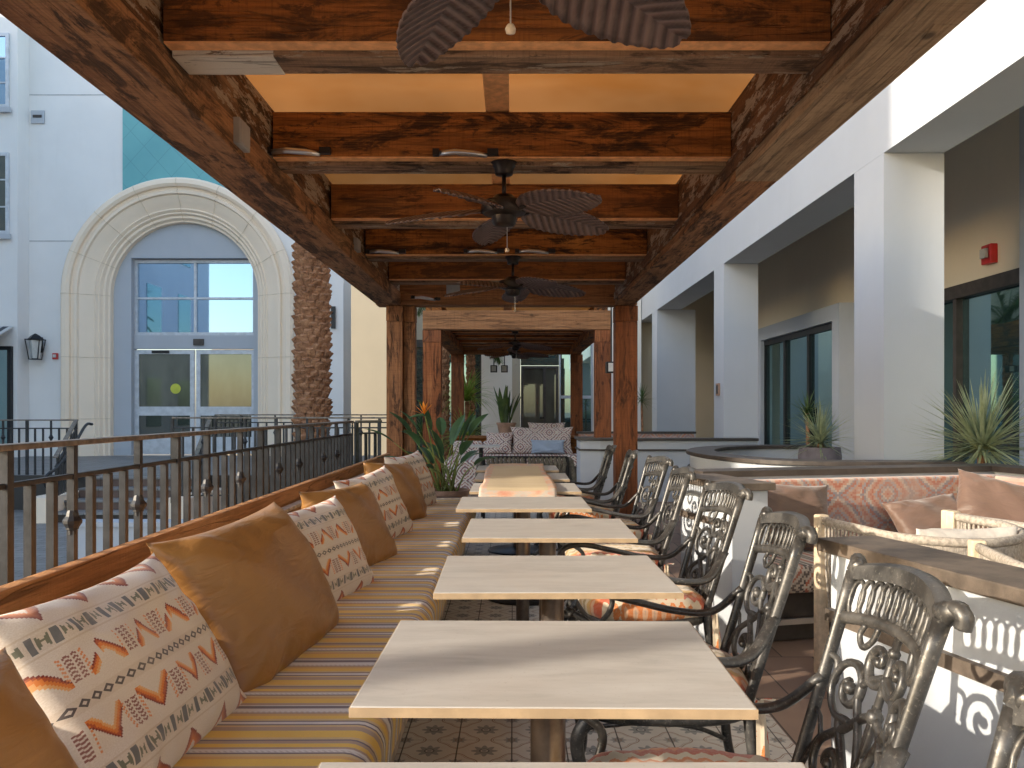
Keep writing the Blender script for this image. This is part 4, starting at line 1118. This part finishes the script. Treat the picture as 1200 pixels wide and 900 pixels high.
# ------------------------------------------------------------------ far facade
ff = thing('glass_front_building', 'far pale storefront with dark double door and tall panes', 'building', (0, 22, 0))
BX(-2.7, 3.37, .02, .6, 3.1, 8.5).build('wall', MT['cream'], ff)
BX(-2.72, -2.60, -.05, .6, -.01, 8.5).build('wall', MT['cream'], ff)
BX(-.82, -.02, -.25, .6, 0, 8.4).build('pillar', MT['farwall'], ff)
BX(-.02, .20, -.10, .6, 0, 8.3).build('pillar', MT['cream'], ff)
BX(2.1, 3.36, -.12, .6, 0, 8.4).build('pillar', MT['farwall'], ff)
BX(-2.6, -.82, -.0, .10, 2.95, 3.098).build('header', MT['cap'], ff)
for x0, x1, g in ((-2.6,-2.0,'glass'),(-2.0,-1.4,'glass'),(-1.4,-.82,'glass'),(1.22,1.60,'glass'),(1.62,2.1,'glass')):
    mb = MB(); rectframe(mb, x0, x1, .02, 2.95 if x0 < 0 else 3.09, -.02, .08, .04)
    if x0 > 0: mb.box(x0+.04, x1-.04, -.019, .079, 1.55, 1.63)
    w = mb.build('window', MT['white' if x0 > 0 else 'cap'], ff); BX(x0+.03, x1-.03, .02, .03, .05, 2.92 if x0 < 0 else 3.06).build('pane', MT[g], w)
BX(.205, 1.215, .02, .03, 2.42, 3.09).build('transom_pane', MT['glass'], ff)
mb = MB(); rectframe(mb, .21, 1.21, .02, 2.41, -.04, .08, .07); mb.box(.80,.86,-.039,.079,.09,2.34)
dd = mb.build('entrance_door', MT['cap'], ff); BX(.26, 1.16, .01, .02, .08, 2.36).build('pane', MT['glassolive'], dd)
BX(.70, .82, -.09, -.041, 1.02, 1.07).build('handle', MT['black'], dd)

# ------------------------------------------------------------------ planter walls
def path_wall(name, label, pts, w, h, cap2=True, fill=None):
    """low white wall following a path; pts is the outer face, wall lies to its left"""
    t = thing(name, label, 'wall', (0,0,0))
    P = [Vector((p[0], p[1])) for p in pts]; n = len(P)
    def offs(d):
        out = []
        for i in range(n):
            a = (P[min(i+1, n-1)]-P[max(i-1, 0)]).normalized(); nn = Vector((-a.y, a.x)); out.append(P[i]+nn*d)
        return out
    def strip(d0, d1, z0, z1, nm, mat):
        A, B_ = offs(d0), offs(d1); vs = []
        for a, b in zip(A, B_): vs += [(a.x,a.y,z0),(b.x,b.y,z0),(b.x,b.y,z1),(a.x,a.y,z1)]
        fs = [(i*4+k, i*4+(k+1) % 4, i*4+4+(k+1) % 4, i*4+4+k) for i in range(n-1) for k in range(4)]
        fs += [(3,2,1,0), tuple((n-1)*4+k for k in range(4))]
        return MB().add(vs, fs).build(nm, mat, t, bevel=.004)
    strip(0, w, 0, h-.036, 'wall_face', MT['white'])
    strip(-.035, w+.03, h-.035, h, 'cap', MT['cap'])
    if cap2: strip(-.025, -.001, h-.175, h-.150, 'band', MT['cap'])
    return t
cpts = catmull([Vector(p+(0,)) for p in ((3.37,9.3),(2.6,9.25),(2.05,8.85),(1.74,8.2),(1.68,7.6),(1.76,7.0),(2.02,6.5),(2.5,6.28),(3.37,6.25))], 6)
curved = path_wall('curved_planter', 'curved white planter wall with dark caps before the second pillar', [(p.x, p.y) for p in cpts], .20, .87)
pf = [(p.x+.22*(1 if p.x < 2.2 else 0)+.02, p.y + (.2 if p.y < 7 else -.2 if p.y > 8.8 else 0)) for p in cpts]
MB().prism(pf, .42, .46).build('soil', MT['soil'], curved)
path_wall('far_planter_wall', 'straight white planter wall with two dark bands behind the right post', [(.93,12.2),(.93,11.5),(1.2,11.42),(3.35,11.42)], .2, .87)
# far banquette beyond that wall
t = thing('far_banquette', 'far right banquette with coral cushions behind the straight planter wall', 'banquette', (1.2, 14.6, 0))
BX(0, 2.1, .0, .6, .004, .42).build('seat_base', MT['white'], t); BX(0, 2.1, .60, .68, .0, .82).build('back_rest', MT['medal'], t); BX(-.03, 2.13, .58, .8, .823, .86).build('cap', MT['cap'], t)
for i, x in enumerate((.3, 1.0, 1.7)): pass
put_pillow(MT['mauvepillow'], .5, .34, .14, (1.75, 15.02, .62), R(-90), R(15), 'mauve pillow on the far right banquette', 'far banquette pillows', seed=40)
put_pillow(MT['medalp'], .5, .34, .14, (2.7, 15.02, .62), R(-90), R(15), 'coral pillow on the far right banquette', 'far banquette pillows', seed=41)

# ------------------------------------------------------------------ right lounge, turned by 14 degrees
A = R(14); O = Vector((1.31, 4.30, 0))
def LW(u, v, z=0): return (O.x + u*math.cos(A) - v*math.sin(A), O.y + u*math.sin(A) + v*math.cos(A), z)
t = thing('stub_wall', 'low white wall with dark timber top and band behind the nearest whole chair', 'wall', (.925, 2.43, 0), A)
BX(.0, .14, -1.9, 0, 0, .845).build('wall_face', MT['white'], t)
BX(-.03, .17, -1.93, .03, .847, .885).build('timber_top', MT['capworn'], t, bevel=.004)
BX(-.022, -.001, -1.9, 0, .65, .685).build('timber_band', MT['capworn'], t)
t = thing('banquette_wall', 'low white wall with thin dark cap behind the coral banquette', 'wall', tuple(O), A)
BX(-.20, 0, 0, .60, 0, .845).build('end_pier', MT['white'], t); BX(-.23, .03, -.03, .63, .847, .885).build('pier_cap', MT['capworn'], t, bevel=.003)
BX(0.002, 2.3, .80, .98, 0, .845).build('wall_face', MT['white'], t); BX(.032, 2.35, .78, 1.01, .847, .885).build('cap', MT['cap'], t)
BX(-.22, -.201, -.0, .60, .65, .685).build('band', MT['capworn'], t)
BX(2.17, 2.3, -1.6, .798, 0, .845).build('wall_face', MT['white'], t); BX(2.13, 2.34, -1.63, .778, .8475, .885).build('cap', MT['cap'], t)
t = thing('coral_banquette', 'corner banquette upholstered in faded coral kilim cloth', 'banquette', tuple(O), A)
BX(.01, 2.16, .70, .795, .38, .83).build('back_rest', MT['medal'], t, bevel=.012)
BX(2.07, 2.165, -1.6, .695, .38, .83).build('back_rest', MT['medal'], t, bevel=.012)
BX(.01, 2.06, .12, .698, .27, .42).build('seat_cushion', MT['bold'], t, bevel=.03)
BX(1.50, 2.06, -1.6, .115, .27, .42).build('seat_cushion', MT['bold'], t, bevel=.03)
BX(.03, 2.05, .22, .69, .0, .268).build('seat_base', MT['cap'], t)
BX(.006, 2.05, .155, .175, .10, .13).build('base_rail', MT['silver'], t)
GLP = 'mauve pillows on the coral banquette'
put_pillow(MT['mauvepillow'], .56, .42, .16, LW(.50, .60, .62), A-R(93), R(16), 'wide mauve brown pillow at the left of the coral banquette', GLP, R(-4), 50)
put_pillow(MT['mauvepillow'], .50, .36, .16, LW(1.42, .50, .57), A-R(100), R(40), 'low mauve pillow lying behind the brighter one', GLP, R(8), 51)
put_pillow(MT['mauvepillow'], .62, .42, .18, LW(1.83, .35, .64), A-R(120), R(30), 'sunlit mauve pillow in the right corner of the banquette', GLP, R(-16), 52)

def barrel_chair():
    t = thing('rope_barrel_chair', '', 'chair', group='pale rope barrel chairs in the right lounge')
    # opening towards +y, curved back towards -y
    def rim(a, z, r=1.0): return Vector((.36*r*math.cos(a), .34*r*math.sin(a) - .02, z))
    aa = [R(180 + 18 - 36*0 + i*(180-0)/28 - 18) for i in range(29)]   # 180..360 degrees
    zt = lambda a: .73 - .02*math.cos((a-R(270))*1.0) 
    P = [Vector((-.36, .30, .735)), Vector((-.36, .15, .73))] + [rim(a, zt(a)) for a in aa] + [Vector((.36, .15, .73)), Vector((.36, .30, .735))]
    MB().tube(P, .017, 8, flat=1.2).build('top_rail', MT['rope'], t, smooth=True)
    MB().tube([Vector((p.x*.96, p.y*.96, .30)) for p in P], .014, 8).build('lower_rail', MT['rattanwood'], t, smooth=True)
    mb = MB(); Q = []
    for i in range(len(P)-1):
        for k in range(6): Q.append(P[i].lerp(P[i+1], k/6))
    rr = random.Random(3)
    for q in Q: 
        b = Vector((q.x*.96, q.y*.96, .30))
        mb.tube([q, q.lerp(b, .5)*1.0 + Vector((q.x*.02, q.y*.02, 0)), b], .0065, 5, caps=False)
    mb.build('rope_back', MT['rope'], t, smooth=True)
    for s in (-1, 1):
        BX(s*.36-.028, s*.36+.028, .26, .31, .0, .76).build('leg', MT['rattanwood'], t, bevel=.008)
        BX(s*.25-.022, s*.25+.022, -.28, -.235, .0, .30).build('leg', MT['rattanwood'], t, bevel=.008)
    MB().lathe([(0,.30),(.32,.30),(.335,.33),(.335,.40),(.31,.43),(0,.45)], seg=32, sy=.92).build('seat_cushion', MT['offwhite'], t, smooth=True, auto=50)
    b = pillow_obj('back_cushion', .52, .34, .16, MT['offwhite'], 9); b.parent = t
    b.matrix_local = Matrix.Translation((0, -.17, .60)) @ Matrix.Rotation(R(90), 4, 'Z') @ Matrix.Rotation(R(-22), 4, 'Y')
    return t
bc = barrel_chair()
place(bc, (1.89, 3.80, 0), A, 'whole pale rope barrel chair in front of the wide mauve pillow')
place(dup(bc), (2.62, 4.02, 0), A+R(10), 'pale rope barrel chair cut off by the right edge')
place(dup(bc), (2.08, 2.86, 0), A-R(25), 'pale rope barrel chair mostly hidden behind the dark timber wall top')

# ------------------------------------------------------------------ far lounge under second pergola
t = thing('tribal_sofa', 'far built-in sofa with pale tribal cushions and timber back', 'sofa', (0, 14.6, 0))
BX(-1.09, 1.25, 0, .7, .0, .26).build('base', MT['cap'], t); BX(-1.09, 1.25, -.02, .66, .262, .46).build('seat_cushion', MT['far'], t, bevel=.03)
BX(-1.09, 1.25, .72, .80, .0, .74).build('back_board', MT['woodx'], t); BX(-1.11, 1.27, .64, .95, .742, .78).build('shelf', MT['beamx'], t)
for x0, x1 in ((-1.08,-.55),(-.54,-.02)):
    BX(x0, x1, .50, .70, .463, .69).build('back_cushion', MT['far'], t, bevel=.04)
BX(-1.09, -.55, -1.6, -.03, .0, .46).build('side_seat', MT['far'], t, bevel=.03)
GF = 'cushions on the far tribal sofa'
put_pillow(MT['farp'], 1.15, .52, .2, (.52, 15.05, .70), R(-90), R(14), 'large pale cushion with red diamonds on the far sofa', GF, seed=60)
put_pillow(MT['farp'], .7, .42, .16, (.62, 15.35, .82), R(-90), R(8), 'pale cushion peeking above the large diamond cushion', GF, seed=61)
put_pillow(MT['bluepillow'], .62, .26, .14, (.62, 14.86, .60), R(-90), R(14), 'pale blue oblong pillow on the far sofa', GF, seed=62)
put_pillow(MT['farp'], .5, .42, .16, (-.25, 15.0, .66), R(-100), R(20), 'pale patterned pillow left of the large diamond cushion', GF, seed=63)
t = thing('bistro_table', 'small pale-topped table with black pedestal before the far sofa', 'table', (-.48, 12.6, 0))
BX(-.28,.28,-.28,.28,.70,.722).build('tabletop', MT['tabletop'], t); MB().lathe([(.03,.02),(.03,.698)], seg=14).build('pedestal', MT['black'], t); MB().lathe([(0,0),(.2,0),(.2,.015),(0,.02)], seg=24).build('base_plate', MT['black'], t)
# dark rope loveseat facing away
t = thing('rope_loveseat', 'dark rope woven loveseat seen from behind past the last table', 'sofa', (.14, 9.2, 0))
c = MT['darkrope']
mb = MB()
for x0, x1 in ((-.44, 0-.015), (.015, .44)):
    n = 9
    for i in range(n):
        x = x0 + (x1-x0)*(i+.5)/n
        mb.tube([(x-.012,0,.34),(x+.016,-.03,.45),(x-.014,.01,.56),(x+.014,-.02,.66),(x,0,.73)], [.022,.026,.026,.025,.02], 8)
mb.build('rope_back', c, t, smooth=True)
MB().tube([(-.46,0,.735),(.46,0,.735)], .016, 8).tube([(-.46,0,.33),(.46,0,.33)], .016, 8).tube([(0,0,.33),(0,0,.735)], .014, 8).build('frame', MT['black'], t)
for s in (-1, 1):
    mb = MB()
    for i in range(7): mb.tube([(s*.50, .04+.09*i, .33),(s*.53,.05+.09*i,.5),(s*.50,.04+.09*i,.70)], .034, 8)
    mb.build('rope_arm', c, t, smooth=True)
    MB().tube([(s*.46,0,.0),(s*.46,0,.74)], .016, 8).build('leg', MT['black'], t); MB().tube([(s*.50,.62,.0),(s*.50,.62,.68)], .016, 8).build('leg', MT['black'], t)
BX(-.45, .45, .04, .62, .34, .45).build('seat_cushion', MT['grey'], t, bevel=.03)
def lantern(loc, zt, label):
    t = thing('hanging_lantern', label, 'lantern', loc, group='small square lanterns hanging on rods')
    MB().tube([(0,0,.16),(0,0,zt)], .012, 6).build('rod', MT['black'], t)
    BX(-.075,.075,-.075,.075,0,.16).build('lantern_box', MT['black'], t, bevel=.005); BX(-.05,.05,-.078,-.0755,.02,.14).build('pane', MT['lampglass'], t)
lantern((-.43, 18.9, 2.10), .40, 'left square lantern hanging before the far white pillar')
lantern((-.19, 18.9, 2.10), .40, 'right square lantern hanging before the far white pillar')
lantern((1.40, 11.9, 1.78), 1.5, 'black lantern on a rod seen between the two right posts')

# ------------------------------------------------------------------ plants
def yucca(name, label, loc, n, L, w, h, potr=0, poth=0, potmat='greypot', mat='yucca', cat='potted plant', droop=.5, seed=1, spread=1.0, group=None):
    rnd = random.Random(seed); t = thing(name, label, cat, loc, group=group)
    if potr:
        p = MB().lathe([(0,0),(potr*.78,0),(potr*.98,poth*.3),(potr,poth*.8),(potr*.95,poth),(potr*.86,poth),(potr*.84,poth*.88),(0,poth*.88)], seg=28).build('pot', MT[potmat], t, smooth=True, auto=45)
        MB().lathe([(0,poth*.882),(potr*.83,poth*.885),(0,poth*.9)], seg=20).build('soil', MT['soil'], p)
    z0 = poth*.85
    MB().tube([(0,0,z0-.0),(0.01,0,z0+h*.5),(0,.01,z0+h)], [w*3,w*2.4,w*2.2], 9).build('stem', MT['trunk'], t, smooth=True)
    mb = MB()
    for i in range(n):
        a = rnd.uniform(0, 6.283); e = R(90) - R(115)*((i+.5)/n)**.75*spread
        d = Vector((math.cos(a)*math.cos(e), math.sin(a)*math.cos(e), math.sin(e)))
        l = L*rnd.uniform(.75, 1.08)
        mb.leaf((rnd.uniform(-w, w)*1.2, rnd.uniform(-w, w)*1.2, z0+h+rnd.uniform(-.06,.03)), d, l, w*rnd.uniform(.7, 1.1), droop*rnd.uniform(.2, 1), 6, fold=.3)
    mb.build('foliage', MT[mat], t)
    return t
yucca('yucca_plant', 'large blue green yucca before the right glass door', (3.62, 6.45, .0), 230, .60, .015, .62, .24, .42, droop=.35, seed=3)
yucca('yucca_plant', 'smaller yucca in a round grey pot on the curved planter', (3.10, 8.45, .461), 140, .46, .013, .13, .21, .42, droop=.3, seed=5)
yucca('dracaena_plant', 'thin dracaena against the far pillar beyond the right post', (2.45, 15.9, 0), 60, .32, .010, 1.2, .18, .3, mat='palmleaf', droop=.5, seed=6)
yucca('yucca_plant', 'dark green yucca at the porch door left of the grey pot', (4.72, 13.4, .0), 70, .4, .014, .9, .2, .35, mat='palmleaf', droop=.5, seed=8)
def sword(name, label, loc, n, L, w, seed, pot):
    rnd = random.Random(seed); t = thing(name, label, 'potted plant', loc)
    pr, ph_ = pot
    p = MB().lathe([(0,0),(pr*.75,0),(pr,ph_*.85),(pr*1.08,ph_*.86),(pr*1.08,ph_),(pr*.9,ph_),(pr*.88,ph_*.9),(0,ph_*.9)], seg=24).build('pot', MT['terracotta'], t, smooth=True, auto=45)
    mb = MB()
    for i in range(n):
        a = rnd.uniform(0, 6.283); tl_ = rnd.uniform(.05, .55)
        mb.leaf((rnd.uniform(-.5,.5)*pr, rnd.uniform(-.5,.5)*pr, ph_*.9), (math.cos(a)*tl_, math.sin(a)*tl_, 1), L*rnd.uniform(.6, 1.05), w*rnd.uniform(.7,1.1), .25, 7, prof=lambda q: max(.03, math.sin(math.pi*min(1, q*.85+.12))), fold=.2)
    mb.build('foliage', MT['palmleaf'], t)
sword('snake_plant', 'upright leafy plant in a clay pot on the far sofa shelf', (-.12, 15.42, .78), 16, .75, .05, 4, (.17, .24))
# bird of paradise
def strelitzia():
    rnd = random.Random(11); t = thing('bird_of_paradise', 'potted bird of paradise with one orange flower at the bench end', 'potted plant', (-.62, 7.95, 0))
    pr, ph_ = .20, .50
    p = MB().lathe([(0,0),(pr*.72,0),(pr*.98,ph_*.90),(pr*1.08,ph_*.91),(pr*1.08,ph_),(pr*.94,ph_),(pr*.9,ph_*.92),(0,ph_*.92)], seg=28).build('pot', MT['terracotta'], t, smooth=True, auto=45)
    MB().lathe([(0,ph_*.925),(pr*.88,ph_*.93),(0,ph_*.94)], seg=20).build('soil', MT['soil'], p)
    sm, lf = MB(), MB()
    for i in range(24):
        a = rnd.uniform(0, 6.283); sp = rnd.uniform(.06, .46); H = rnd.uniform(.25, .62)
        if i < 9: a = rnd.uniform(R(120), R(240)); 
        b = Vector((rnd.uniform(-.08,.08), rnd.uniform(-.08,.08), ph_*.92))
        e = b + Vector((math.cos(a)*sp, math.sin(a)*sp*.7, H))
        m_ = b.lerp(e, .5) + Vector((0,0,.06))
        P = catmull([b, m_, e], 6); sm.tube(P, [.010-.006*k/(len(P)-1) for k in range(len(P))], 6)
        d = (e-m_).normalized()
        lf.leaf(e, d, rnd.uniform(.24, .36), rnd.uniform(.045, .065), .55, 9, prof=lambda q: max(.02, math.sin(math.pi*min(1, q*.92+.05))**.8), fold=.35)
    sm.build('stalks', MT['stalk'], t, smooth=True); lf.build('foliage', MT['strel'], t)
    P = catmull([Vector((-.03,0,ph_*.92)), Vector((-.12,-.05,.80)), Vector((-.20,-.12,1.20))], 8)
    fl = MB().tube(P, .007, 6).build('flower_stalk', MT['stalk'], t, smooth=True)
    mb = MB().tube([Vector((-.20,-.12,1.20)), Vector((-.22,-.13,1.215)), Vector((-.30,-.14,1.20)), Vector((-.36,-.15,1.18))], [.008,.016,.012,.002], 8); mb.build('bract', MT['strel'], fl)
    mb = MB()
    for dx, dz in ((-.7,.8),(-.35,1),(-.05,1),(.25,.9),(.5,.7),(-.9,.4)): mb.leaf((-.21,-.13,1.21), (dx,-.1,dz), .13, .018, .1, 5, fold=.3, prof=lambda q: max(.05, math.sin(math.pi*min(1, q*.9+.08))))
    mb.build('flower', MT['orange'], fl)
strelitzia()
# palms
def frond(mb, base, d, L, bend, rnd, lw=.018, ll=.45, n=26):
    p = Vector(base); d = Vector(d).normalized(); P = []
    for i in range(n+1):
        P.append((p.copy(), d.copy())); d = (d + Vector((0,0,-bend/n))).normalized(); p = p + d*L/n
    mb.tube([q[0] for q in P], [.022*(1-.85*i/n)+.002 for i in range(n+1)], 5)
    for i in range(2, n+1):
        q, dd = P[i]; side = dd.cross(Vector((0,0,1)))
        if side.length < .05: continue
        side.normalize(); l = ll*math.sin(math.pi*(.12+.83*i/n))**.7
        for s in (-1, 1):
            for o in (0, .5):
                qq = q + dd*(L/n)*o
                mb.leaf(qq, side*s + dd*.75 + Vector((0,0,-.15+rnd.uniform(-.2,.2))), l*rnd.uniform(.85,1.1), lw, .5, 3, fold=.1)
def palm(label, loc, h, r, nf=34, L=2.6, seed=1, boots=True, lean=(0,0), zstart=0):
    rnd = random.Random(seed); t = thing('palm_tree', label, 'palm tree', loc)
    mb = MB()
    mb.tube([(lean[0]*i/10, lean[1]*i/10, h*i/10) for i in range(11)], [r*.86]*11, 18)
    if boots:
        dz = .115; nr = int(h/dz); k = 11
        for j in range(nr):
            for i in range(k):
                a = 2*math.pi*(i + .5*(j % 2) + .06*j)/k + rnd.uniform(-.06, .06); z = j*dz + rnd.uniform(-.04, .04)
                ca, sa = math.cos(a), math.sin(a); W = r*.62*rnd.uniform(.7, 1.2); o = r*rnd.uniform(1.0, 1.2)
                fx, fy = lean[0]*z/h, lean[1]*z/h
                def Q(rad, tang, zz): return (fx+ca*rad - sa*tang, fy+sa*rad + ca*tang, z+zz)
                mb.add([Q(r*.84,-W*.5,-.05), Q(r*.84,W*.5,-.05), Q(r*.96,-W*.42,.03), Q(r*.96,W*.42,.03), Q(o,-W*.30,.075), Q(o,W*.30,.075), Q(r*.9,-W*.35,.105), Q(r*.9,W*.35,.105), Q(o+.012,0,.06), Q(r*.84,0,-.08)],
                       [(0,9,8,2),(9,1,3,8),(2,8,4),(8,3,5),(4,8,5),(4,5,7,6),(2,4,6),(3,7,5),(0,2,6),(1,7,3)])
    mb.build('trunk', MT['trunk'], t)
    c = MB()
    for i in range(nf):
        a = 2.4*i + rnd.uniform(-.2,.2); e = R(80) - R(95)*(i/nf)
        frond(c, (lean[0], lean[1], h-.05), (math.cos(a)*math.cos(e), math.sin(a)*math.cos(e), math.sin(e)), L*rnd.uniform(.85,1.1), 1.3, rnd)
    c.build('crown', MT['palmleaf'], t)
palm('thick palm trunk with pruned bark beside the stone arch', (-3.36, 14.0, .2), 8.2, .285, 34, 2.8, 1)
palm('dark palm trunk behind the left far post', (-1.62, 19.4, 0), 4.2, .14, 20, 1.6, 2)
palm('slim palm trunk seen right of the far left post', (-1.03, 20.4, 0), 3.3, .10, 18, 1.3, 4)
palm('tall slim palm added beyond the left edge to streak the nearest table with shadow', (-8.6, -1.55, -.36), 6.4, .10, 22, 1.9, 5, boots=False)  # unseen palm, its thin trunk set to throw a soft shadow streak
def arching(name, label, loc, n, L, w, mat, seed, cat='shrub', h=.0, droop=1.6):
    rnd = random.Random(seed); t = thing(name, label, cat, loc)
    mb = MB()
    for i in range(n):
        a = rnd.uniform(0, 6.283); e = R(rnd.uniform(25, 85))
        mb.leaf((0,0,h), (math.cos(a)*math.cos(e), math.sin(a)*math.cos(e), math.sin(e)), L*rnd.uniform(.6,1.1), w, droop*rnd.uniform(.7,1.3), 9)
    mb.build('foliage', MT[mat], t)
    MB().tube([(0,0,0),(0,0,max(.1,h))], .05, 8).build('stem', MT['trunk'], t)
arching('ponytail_palm', 'lime green plant with drooping leaves beside the far white pillar', (-1.08, 19.6, 0), 150, .95, .02, 'lime', 2, 'plant', h=1.45)
arching('fern_bush', 'bright green bush of arching leaves behind the far sofa', (-.98, 17.2, .0), 170, .85, .022, 'lime', 3, 'shrub', h=.55, droop=1.9)
arching('fern_bush', 'darker green bush behind the left post of the far pergola', (-1.75, 16.6, .0), 150, .8, .02, 'palmleaf', 5, 'shrub', h=.6, droop=1.6)
arching('fern_bush', 'low green tuft behind the short railing by the left post', (-2.6, 13.2, .2), 60, .35, .012, 'palmleaf', 7, 'shrub', h=.05)

# ------------------------------------------------------------------ light, sky, camera
EL = R(18.0); sx, sy = -.93, -.36
hyp_ = math.hypot(sx, sy); sx /= hyp_; sy /= hyp_
w = bpy.data.worlds.new('World'); sc.world = w; w.use_nodes = True
nt = w.node_tree; bg = nt.nodes['Background']
sky = nt.nodes.new('ShaderNodeTexSky'); sky.sky_type = 'NISHITA'; sky.sun_disc = False
sky.sun_elevation = EL; sky.sun_rotation = math.atan2(sx, sy); sky.dust_density = 1.5; sky.ozone_density = 1.0
nt.links.new(sky.outputs[0], bg.inputs[0]); bg.inputs[1].default_value = .15
sl = bpy.data.lights.new('sun', 'SUN'); sl.energy = 2.0; sl.angle = R(.6); sl.color = (1, .88, .72)
so = bpy.data.objects.new('sun', sl); COL.objects.link(so)
d = Vector((-sx*math.cos(EL), -sy*math.cos(EL), -math.sin(EL)))
so.rotation_euler = d.to_track_quat('-Z', 'Y').to_euler()
cam = bpy.data.cameras.new('camera'); co = bpy.data.objects.new('camera', cam); COL.objects.link(co)
co.location = (0, 0, 1.26); co.rotation_euler = (R(90), 0, 0)
cam.sensor_width = 36; cam.lens = 36*980/1200; cam.shift_y = 30/1200; cam.shift_x = -1/1200
cam.clip_start = .05; cam.clip_end = 1500
sc.camera = co
sc.view_settings.view_transform = 'Standard'; sc.view_settings.look = 'None'
sc.view_settings.exposure = 1.75; sc.view_settings.gamma = 1
sc.render.engine = 'CYCLES'; sc.cycles.use_denoising = True
sc.cycles.max_bounces = 10; sc.cycles.diffuse_bounces = 5
